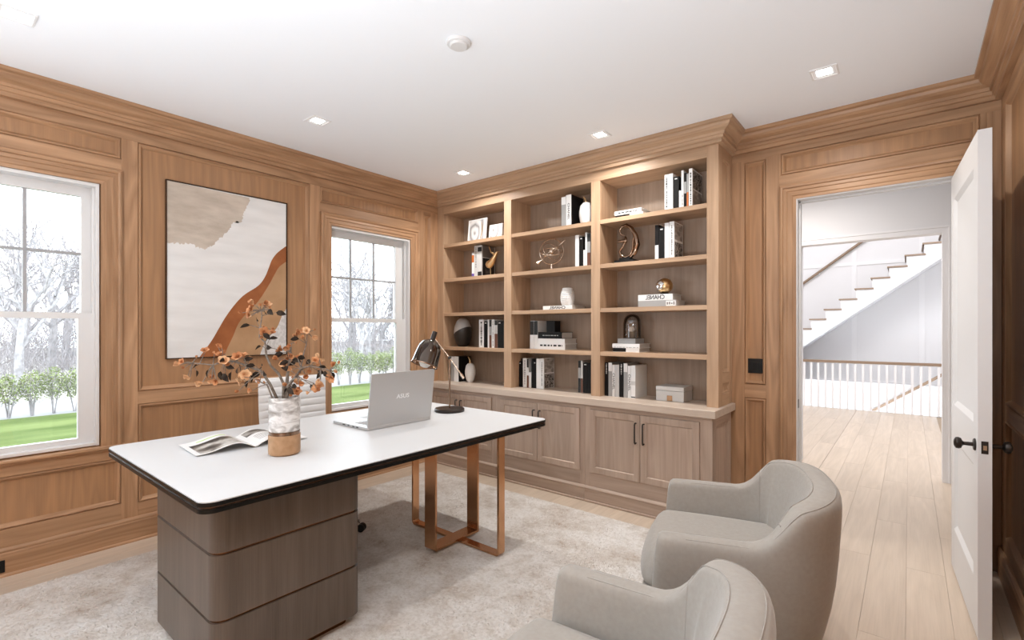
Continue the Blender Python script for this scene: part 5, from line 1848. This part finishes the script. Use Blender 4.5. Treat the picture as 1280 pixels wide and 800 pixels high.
book(-3.520, -3.487, C4, 0.300, 'thin book, black top, grey middle and brown foot, right of the egg vase', G, 'grey', bands=[(0.76, 1.0, 'ink'), (0.0, 0.45, 'brown')])
book(-3.485, -3.447, C4, 0.305, 'white book with speckled black print in the row right of the egg vase', G, 'white', marks=('greyink', 7, 0.05, 0.95))
book(-3.445, -3.402, C4, 0.290, 'book with grey upper and chestnut lower spine right of the egg vase', G, 'pale', bands=[(0.84, 1.0, 'ink'), (0.0, 0.52, 'brown')])
book(-3.400, -3.345, C4, 0.285, 'thick black book, next to last before the left upright', G, 'black', dot=True)
book(-3.343, -3.290, C4, 0.282, 'thick black book touching the left upright of the bookcase', G, 'black')

# -- left bay, worktop
G = 'books at the window end of the worktop'
book(-4.118, -4.066, CB, 0.285, 'grey book with white head at the window end of the worktop', G, 'grey', bands=[(0.72, 0.99, 'white')], yf=3.93)
book(-4.064, -3.992, CB, 0.287, 'white book with black cover behind the white gourd vase on the worktop', G, 'white', cover='black', yf=3.93, dep=0.20)
gv = thing('gourd_vase', 'slim white vase with a gilt stem neck at the window end of the worktop', 'vase', (-3.858, 3.985, CB))
obj('body', lathe(B(), [(0.0, 0.0), (0.030, 0.0), (0.046, 0.03), (0.060, 0.09), (0.061, 0.13), (0.050, 0.185), (0.028, 0.212), (0.0, 0.216)], seg=36, cap=False, rib=lambda i: 1.0 if i % 3 else 0.955), M['ceramic'], gv, smooth=60)
bm = B(); tube(bm, [(0, 0, 0.21), (-0.006, 0, 0.245), (-0.020, 0, 0.275), (-0.034, 0, 0.285)], [0.013, 0.009, 0.007, 0.006], 10)
obj('neck', bm, M['gold'], gv, smooth=60)

# -- middle bay, top shelf
G = 'pair of books beside the white ribbed vase'
book(-2.591, -2.541, C1, 0.292, 'grey book with white head left of the white ribbed vase', G, 'grey', bands=[(0.74, 0.99, 'white')])
book(-2.539, -2.480, C1, 0.302, 'white book with lettered spine and black cover beside the white ribbed vase', G, 'white', cover='black', word='CHANEL', dep=0.22)
rv = thing('ribbed_vase', 'white vertically ribbed vase with gilt neck on the top middle shelf', 'vase', (-2.345, 3.985, C1))
obj('body', lathe(B(), [(0.0, 0.0), (0.045, 0.0), (0.060, 0.03), (0.070, 0.09), (0.070, 0.13), (0.060, 0.18), (0.035, 0.208), (0.0, 0.212)], seg=48, cap=False, rib=lambda i: 1.0 if i % 3 else 0.95), M['ceramic'], rv, smooth=60)
bm = B(); tube(bm, [(0, 0, 0.205), (-0.012, 0, 0.240), (-0.034, 0, 0.270)], [0.013, 0.009, 0.007], 10)
obj('neck', bm, M['gold'], rv, smooth=60)

# -- middle bay, second shelf: armillary sphere and books
ar = thing('armillary_sphere', 'champagne metal armillary sphere with an arrow through it, middle bay', 'ornament', (-2.752, 4.0, C2))
obj('foot', lathe(B(), [(0.0, 0.0), (0.034, 0.0), (0.030, 0.006), (0.012, 0.012), (0.008, 0.05), (0.012, 0.066), (0.0, 0.068)], seg=20, cap=False), M['champagne'], ar, smooth=40)
cc = Vector((0, 0, 0.190))


def ring(r, ax, rad, c=cc):
    bm = B()
    q = Vector(ax).normalized().to_track_quat('Z', 'Y')
    pts = [c + q @ Vector((r * math.cos(2 * PI * i / 40), r * math.sin(2 * PI * i / 40), 0)) for i in range(41)]
    return tube(bm, pts, rad, 6, False)


for r_, ax, rad in ((0.125, (0.25, -1, 0.0), 0.0048), (0.108, (0.25, -0.45, 1.0), 0.0050), (0.092, (-0.55, -0.4, 0.9), 0.0045), (0.098, (0.9, -0.3, 0.5), 0.0035)):
    obj('ring', ring(r_, ax, rad), M['champagne'], ar, smooth=60)
bm = B(); ball(bm, cc, 0.028, 14, 10)
obj('globe', bm, M['champagne'], ar, smooth=60)
d_ = Vector((0.86, 0.0, 0.52)).normalized()
bm = B(); tube(bm, [cc - d_ * 0.165, cc + d_ * 0.185], 0.0028, 6); obj('arrow_shaft', bm, M['champagne'], ar, smooth=60)
bm = B(); tube(bm, [cc - d_ * 0.195, cc - d_ * 0.135], [0.020, 0.002], 8); obj('arrow_fletch', bm, M['champagne'], ar, smooth=60)
bm = B(); tube(bm, [cc + d_ * 0.130, cc + d_ * 0.190], [0.012, 0.001], 8); obj('arrow_head', bm, M['champagne'], ar, smooth=60)
G = 'row of books right of the armillary sphere'
book(-2.436, -2.396, C2, 0.302, 'white book, nearest to the armillary sphere', G, 'white')
book(-2.393, -2.350, C2, 0.282, 'black book with a white dot right of the armillary sphere', G, 'black', dot=True)
book(-2.348, -2.330, C2, 0.155, 'short thin white book in the row right of the armillary sphere', G, 'white')
book(-2.328, -2.309, C2, 0.315, 'tall thin white book in the row right of the armillary sphere', G, 'white')
book(-2.307, -2.272, C2, 0.300, 'book with black, grey and chestnut spine against the upright, right of the armillary sphere', G, 'grey', bands=[(0.76, 1.0, 'ink'), (0.0, 0.42, 'brown')])

# -- middle bay, third shelf: one lying book with a bubble vase
lying(-2.815, -2.475, C3, 0.040, 'lying white book with mirrored lettering under the white ringed vase', None, 'white', yf=3.94, dep=0.25, word='CHANEL', mirror=True)
bv = thing('ringed_vase', 'small white horizontally ringed vase on the single lying white book', 'vase', (-2.563, 3.995, C3 + 0.040))
prof_b = [(0.0, 0.0), (0.050, 0.0)]
for i in range(9):
    z_ = 0.008 + 0.0175 * i
    base_r = 0.070 * math.sqrt(max(0.1, 1 - ((z_ + 0.009 - 0.078) / 0.118) ** 2))
    prof_b += [(base_r - 0.004, z_), (base_r, z_ + 0.006), (base_r, z_ + 0.012)]
prof_b += [(0.046, 0.170), (0.040, 0.170), (0.040, 0.155), (0.0, 0.155)]
obj('body', lathe(B(), prof_b, seg=32, cap=False), M['ceramic'], bv, smooth=50)

# -- middle bay, fourth shelf
G = 'books on the fourth shelf of the middle bay'
book(-3.010, -2.962, C4, 0.285, 'upright white book with a black spine panel, left of the pair', G, 'white', bands=[(0.50, 0.99, 'ink')], yf=3.985, dep=0.2)
book(-2.960, -2.914, C4, 0.285, 'upright white book with a black spine panel, touching the lying stack', G, 'white', bands=[(0.50, 0.99, 'ink')], yf=3.985, dep=0.2)
G = 'lying stack under the black cube'
lying(-2.905, -2.575, C4, 0.056, 'white book with printed spine at the bottom of the stack under the black cube', G, 'white', yf=3.97, dep=0.22, marks=('ink', 0.1, 0.9, 0.55, 0.85))
lying(-2.900, -2.578, C4 + 0.0565, 0.050, 'plain white book in the middle of the stack under the black cube', G, 'white', yf=3.97, dep=0.22)
lying(-2.898, -2.612, C4 + 0.107, 0.064, 'thick black book on top of the stack, directly under the black cube', G, 'black', yf=3.97, dep=0.20, marks=('grey', 0.2, 0.85, 0.42, 0.55))
bkx = thing('black_cube', 'black cube box standing on a stack of lying books, middle bay', 'box', (-2.772, 4.06, C4 + 0.171))
obj('box', bx(-0.050, 0.050, -0.05, 0.05, 0.0, 0.098, 0.002), M['blackbook'], bkx)
obj('lid', bx(-0.051, 0.051, -0.051, 0.051, 0.098, 0.112, 0.002), M['blackbook'], bkx)

# -- middle bay, worktop
G = 'left row of books on the worktop, middle bay'
Y_ = 3.99
book(-3.158, -3.128, CB, 0.262, 'black book with a dot at the left end of the middle worktop row', G, 'black', yf=Y_, dot=True, dep=0.19)
book(-3.126, -3.108, CB, 0.295, 'tall thin black book, second from the left in the middle worktop row', G, 'black', yf=Y_, dep=0.19)
book(-3.106, -3.056, CB, 0.300, 'white book with grey spine print between black books, middle worktop row', G, 'white', marks=('greyink', 7, 0.1, 0.95), yf=Y_, dep=0.19)
book(-3.054, -3.030, CB, 0.295, 'thin book, black top and chestnut foot, in the middle worktop row', G, 'white', bands=[(0.70, 1.0, 'ink'), (0.0, 0.42, 'brown')], yf=Y_, dep=0.19)
book(-3.028, -2.998, CB, 0.158, 'short cream book in front of the row, middle worktop row', G, 'white', yf=Y_, dep=0.15)
book(-2.996, -2.972, CB, 0.298, 'tall black book right of the short cream one, middle worktop row', G, 'black', yf=Y_, dep=0.19)
book(-2.970, -2.936, CB, 0.275, 'black book with a white dot beside the printed white books, middle worktop row', G, 'black', yf=Y_, dep=0.19, dot=True)
book(-2.933, -2.888, CB, 0.302, 'plain white book beside the one with printed cover, middle worktop row', G, 'white', yf=Y_, dep=0.19)
book(-2.886, -2.842, CB, 0.306, 'white book with grey photograph and dark pattern on its cover, middle worktop row', G, 'white', marks=('greyink', 7, 0.1, 0.9), yf=Y_, dep=0.19, front=[(0.52, 0.98, 'cover_grey'), (0.02, 0.48, 'cover_dark')])
G = 'books against the right upright of the middle worktop'
book(-2.440, -2.412, CB, 0.300, 'thin book, black top and brown foot, left of the thick black pair on the worktop', G, 'grey', bands=[(0.78, 1.0, 'ink'), (0.0, 0.45, 'ink')], yf=Y_, dep=0.19)
book(-2.410, -2.390, CB, 0.300, 'thin grey book with chestnut foot touching the thick black pair on the worktop', G, 'pale', bands=[(0.0, 0.45, 'brown')], yf=Y_, dep=0.19)
book(-2.388, -2.338, CB, 0.285, 'thick black book with a dot, left of the pair at the upright of the worktop', G, 'black', yf=Y_, dep=0.19, dot=True)
book(-2.336, -2.286, CB, 0.283, 'thick black book right of the pair at the upright of the worktop', G, 'black', yf=Y_, dep=0.19)

# -- right bay, top shelf
G = 'pair of lying books on the top right shelf'
lying(-2.030, -1.770, C1, 0.036, 'lower lying book, black and white spine, top right shelf', G, 'white', bands=[(0.0, 0.52, 0.1, 0.9, 'black')], yf=3.95, dep=0.21)
lying(-2.038, -1.782, C1 + 0.0365, 0.034, 'upper lying book with black lettering, top right shelf', G, 'white', marks=('ink', 0.15, 0.85, 0.3, 0.6), yf=3.945, dep=0.21)
G = 'upright books on the top right shelf'
book(-1.573, -1.537, C1, 0.302, 'white book with black spine print at the left of the top right row', G, 'white', marks=('ink', 7, 0.1, 0.92), dep=0.24)
book(-1.535, -1.502, C1, 0.303, 'plain white book, second from the left in the top right row', G, 'white', dep=0.24)
book(-1.500, -1.454, C1, 0.270, 'black book with a white dot in the top right row', G, 'black', dot=True, dep=0.24)
book(-1.452, -1.435, C1, 0.150, 'short white book in the top right row', G, 'white', dep=0.16)
book(-1.433, -1.414, C1, 0.310, 'tall thin white book in the top right row', G, 'white', marks=('greyink', 6, 0.1, 0.4), dep=0.24)
book(-1.412, -1.392, C1, 0.285, 'thin black and grey book left of the orange one, top right row', G, 'black', bands=[(0.42, 0.75, 'grey')], dep=0.24)
book(-1.390, -1.374, C1, 0.275, 'thin grey book with an orange foot in the top right row', G, 'grey', bands=[(0.0, 0.46, 'orange')], dep=0.24)
book(-1.372, -1.344, C1, 0.312, 'white book with dark patterned cover at the right end of the top right row', G, 'white', marks=('ink', 6, 0.08, 0.9), dep=0.245, front=[(0.50, 0.96, 'cover_dark'), (0.03, 0.46, 'cover_grey')])

# -- right bay, second shelf: bronze sculpture and books
scu = thing('sculpture', 'polished bronze looping abstract sculpture on a black block, right bay', 'sculpture', (-1.945, 4.0, C2))
obj('plinth', bx(-0.095, 0.095, -0.06, 0.06, 0.0, 0.030, 0.002), M['black'], scu)
obj('base', bx(-0.055, 0.045, -0.04, 0.04, 0.030, 0.052, 0.002), M['black'], scu)
bm = B()
tube(bm, [(0.03, 0, 0.05), (0.075, 0.0, 0.09), (0.10, 0.0, 0.16), (0.085, 0.0, 0.24), (0.045, 0, 0.31), (-0.005, 0, 0.345), (-0.050, 0, 0.335), (-0.070, 0, 0.300), (-0.055, 0, 0.268), (-0.02, 0.01, 0.25)], [0.012, 0.020, 0.024, 0.021, 0.018, 0.014, 0.011, 0.010, 0.009, 0.006], 12)
obj('outer_loop', bm, M['bronze_gloss'], scu, smooth=60)
bm = B()
tube(bm, [(-0.02, 0.01, 0.25), (-0.01, 0, 0.225), (0.0, -0.005, 0.205), (-0.04, -0.01, 0.205), (-0.085, -0.01, 0.205)], [0.006, 0.012, 0.015, 0.013, 0.010], 12)
obj('inner_arm', bm, M['bronze_gloss'], scu, smooth=60)
bm = B()
tube(bm, [(-0.005, 0, 0.205), (-0.035, 0, 0.165), (-0.068, 0, 0.115), (-0.055, 0, 0.075), (-0.01, 0, 0.058), (0.035, 0, 0.075), (0.058, 0, 0.13), (0.060, 0, 0.20), (0.075, 0, 0.25)], [0.012, 0.011, 0.011, 0.012, 0.013, 0.012, 0.011, 0.011, 0.009], 12)
obj('inner_loop', bm, M['bronze_gloss'], scu, smooth=60)
G = 'books right of the bronze sculpture'
book(-1.655, -1.624, C2, 0.292, 'tall black book with a white foot, left in the row by the bronze sculpture', G, 'black', bands=[(0.0, 0.42, 'white')], dep=0.2)
book(-1.622, -1.575, C2, 0.268, 'black book with a white dot in the row by the bronze sculpture', G, 'black', dot=True, dep=0.2)
book(-1.572, -1.534, C2, 0.298, 'plain white book in the row by the bronze sculpture', G, 'white', dep=0.2)
book(-1.532, -1.492, C2, 0.304, 'white book with grey photograph and dark pattern cover by the bronze sculpture', G, 'white', marks=('greyink', 7, 0.1, 0.9), dep=0.2, front=[(0.52, 0.97, 'cover_grey'), (0.03, 0.46, 'cover_dark')])

# -- right bay, third shelf: two lying books under a bronze ball
G = 'lying pair of books under the bronze ball'
lying(-1.806, -1.474, C3, 0.053, 'grey lying book with a white printed label, lower of the pair under the bronze ball', G, 'grey', cover='pale', dep=0.21, yf=3.93, tag_=(0.74, 0.985))
lying(-1.806, -1.504, C3 + 0.0535, 0.051, 'white lying book with mirrored black lettering directly under the bronze ball', G, 'white', dep=0.21, yf=3.93, word='CHANEL', mirror=True)
bo = thing('bronze_ball', 'polished bronze ball ornament with a hollow, on two lying books', 'ornament', (-1.598, 4.0, C3 + 0.1045))
bm = B(); ball(bm, (0, 0, 0.072), 0.066, 28, 18)
obj('ball', bm, M['gold'], bo, smooth=60)
bm = lathe(B(), [(0.0, 0.010), (0.026, 0.010), (0.036, 0.004), (0.040, -0.004), (0.036, -0.010), (0.0, -0.010)], seg=24, cap=False)
bmesh.ops.transform(bm, matrix=Matrix.Translation((-0.022, -0.058, 0.078)) @ Matrix.Rotation(math.radians(80), 4, 'X') @ Matrix.Rotation(math.radians(-16), 4, 'Y'), verts=bm.verts)
obj('hollow', bm, M['chrome'], bo, smooth=40)
obj('stand', lathe(B(), [(0.0, 0.0), (0.040, 0.0), (0.032, 0.012), (0.0, 0.014)], seg=20, cap=False), M['black'], bo, smooth=40)

# -- right bay, fourth shelf: cloche on box on two books
G = 'lying books under the glass cloche'
lying(-2.050, -1.800, C4, 0.036, 'lower lying book, half black half white spine, under the glass cloche', G, 'white', bands=[(0.0, 0.50, 0.05, 0.95, 'black')], yf=3.94, dep=0.23)
lying(-2.052, -1.796, C4 + 0.0365, 0.036, 'upper lying white book under the grey box and glass cloche', G, 'white', yf=3.935, dep=0.23, marks=('grey', 0.05, 0.95, 0.05, 0.2))
gb = thing('grey_box', 'flat grey box between the lying books and the glass cloche', 'box', (-1.925, 4.045, C4 + 0.0725))
obj('box', bx(-0.088, 0.080, -0.085, 0.095, 0.0, 0.030, 0.002), M['greybook'], gb)
obj('lid', bx(-0.089, 0.081, -0.086, 0.096, 0.030, 0.045, 0.002), M['greybook'], gb)
M['cloche'] = clear_glass('cloche_glass', (0.80, 0.78, 0.76), 0.12)
gc = thing('glass_cloche', 'clear glass cloche with a white crystal in a dark bowl, on the flat grey box', 'cloche', (-1.917, 4.050, C4 + 0.1175))
obj('dome', lathe(B(), [(0.078, 0.004), (0.078, 0.13), (0.072, 0.17), (0.055, 0.20), (0.030, 0.214), (0.0, 0.218)], seg=36, cap=False), M['cloche'], gc, smooth=60)
obj('base_ring', lathe(B(), [(0.0, 0.0), (0.082, 0.0), (0.082, 0.004), (0.0, 0.0045)], seg=36, cap=False), M['black'], gc, smooth=30)
obj('bowl', lathe(B(), [(0.0, 0.005), (0.026, 0.005), (0.038, 0.030), (0.044, 0.062), (0.040, 0.062), (0.0, 0.05)], seg=24, cap=False), M['cover_slate'], gc, smooth=40)
bm = B()
bmesh.ops.create_icosphere(bm, subdivisions=1, radius=0.032, matrix=Matrix.Translation((-0.008, 0, 0.078)) @ Matrix.Rotation(0.5, 4, 'Y') @ Matrix.Diagonal((0.95, 0.8, 1.15, 1)))
obj('crystal', bm, M['ceramic'], gc)

# -- right bay, worktop
G = 'books at the left of the right worktop bay'
Y_ = 3.945
book(-2.135, -2.099, CB, 0.300, 'black book with white spine lettering at the left end of the right worktop bay', G, 'black', marks=('pale', 6, 0.66, 0.97), yf=Y_)
book(-2.097, -2.062, CB, 0.302, 'grey book with white head, left of the two alike on the right worktop bay', G, 'grey', bands=[(0.74, 0.99, 'white')], yf=Y_)
book(-2.060, -2.033, CB, 0.282, 'white book with lettered spine between grey and silver ones, right worktop bay', G, 'white', word='CHANEL', yf=Y_)
book(-2.031, -1.992, CB, 0.282, 'silver white plain book left of the second black one, right worktop bay', G, 'pale', yf=Y_)
book(-1.990, -1.951, CB, 0.300, 'black book with white spine lettering in the middle of the right worktop row', G, 'black', marks=('pale', 6, 0.66, 0.97), yf=Y_)
book(-1.949, -1.912, CB, 0.302, 'grey book with white head, right of the two alike on the right worktop bay', G, 'grey', bands=[(0.74, 0.99, 'white')], yf=Y_)
book(-1.910, -1.880, CB, 0.280, 'white book with lettered spine, second from the right on the right worktop bay', G, 'white', word='CHANEL', yf=Y_)
book(-1.878, -1.838, CB, 0.284, 'white book with broad pale cover at the right end of the right worktop row', G, 'white', yf=Y_, bands=[(0.02, 0.05, 'ink'), (0.40, 0.52, 'pale')], dep=0.24)
kb_ = thing('storage_box', 'pale grey keepsake box with a tan tab at the right end of the worktop', 'box', (-1.545, 4.09, CB))
kb_.rotation_euler.z = math.radians(0)
M['greyleather'] = flat('pale_grey_leather', (0.56, 0.55, 0.53), 0.5)
obj('box', bx(-0.118, 0.118, -0.12, 0.085, 0.0, 0.085, 0.004, 2), M['greyleather'], kb_)
obj('lid', bx(-0.120, 0.120, -0.122, 0.087, 0.086, 0.122, 0.006, 2), M['greyleather'], kb_)
obj('tab', bx(-0.022, 0.022, -0.1255, -0.1205, 0.004, 0.048, 0.001), M['tanleather'], kb_)
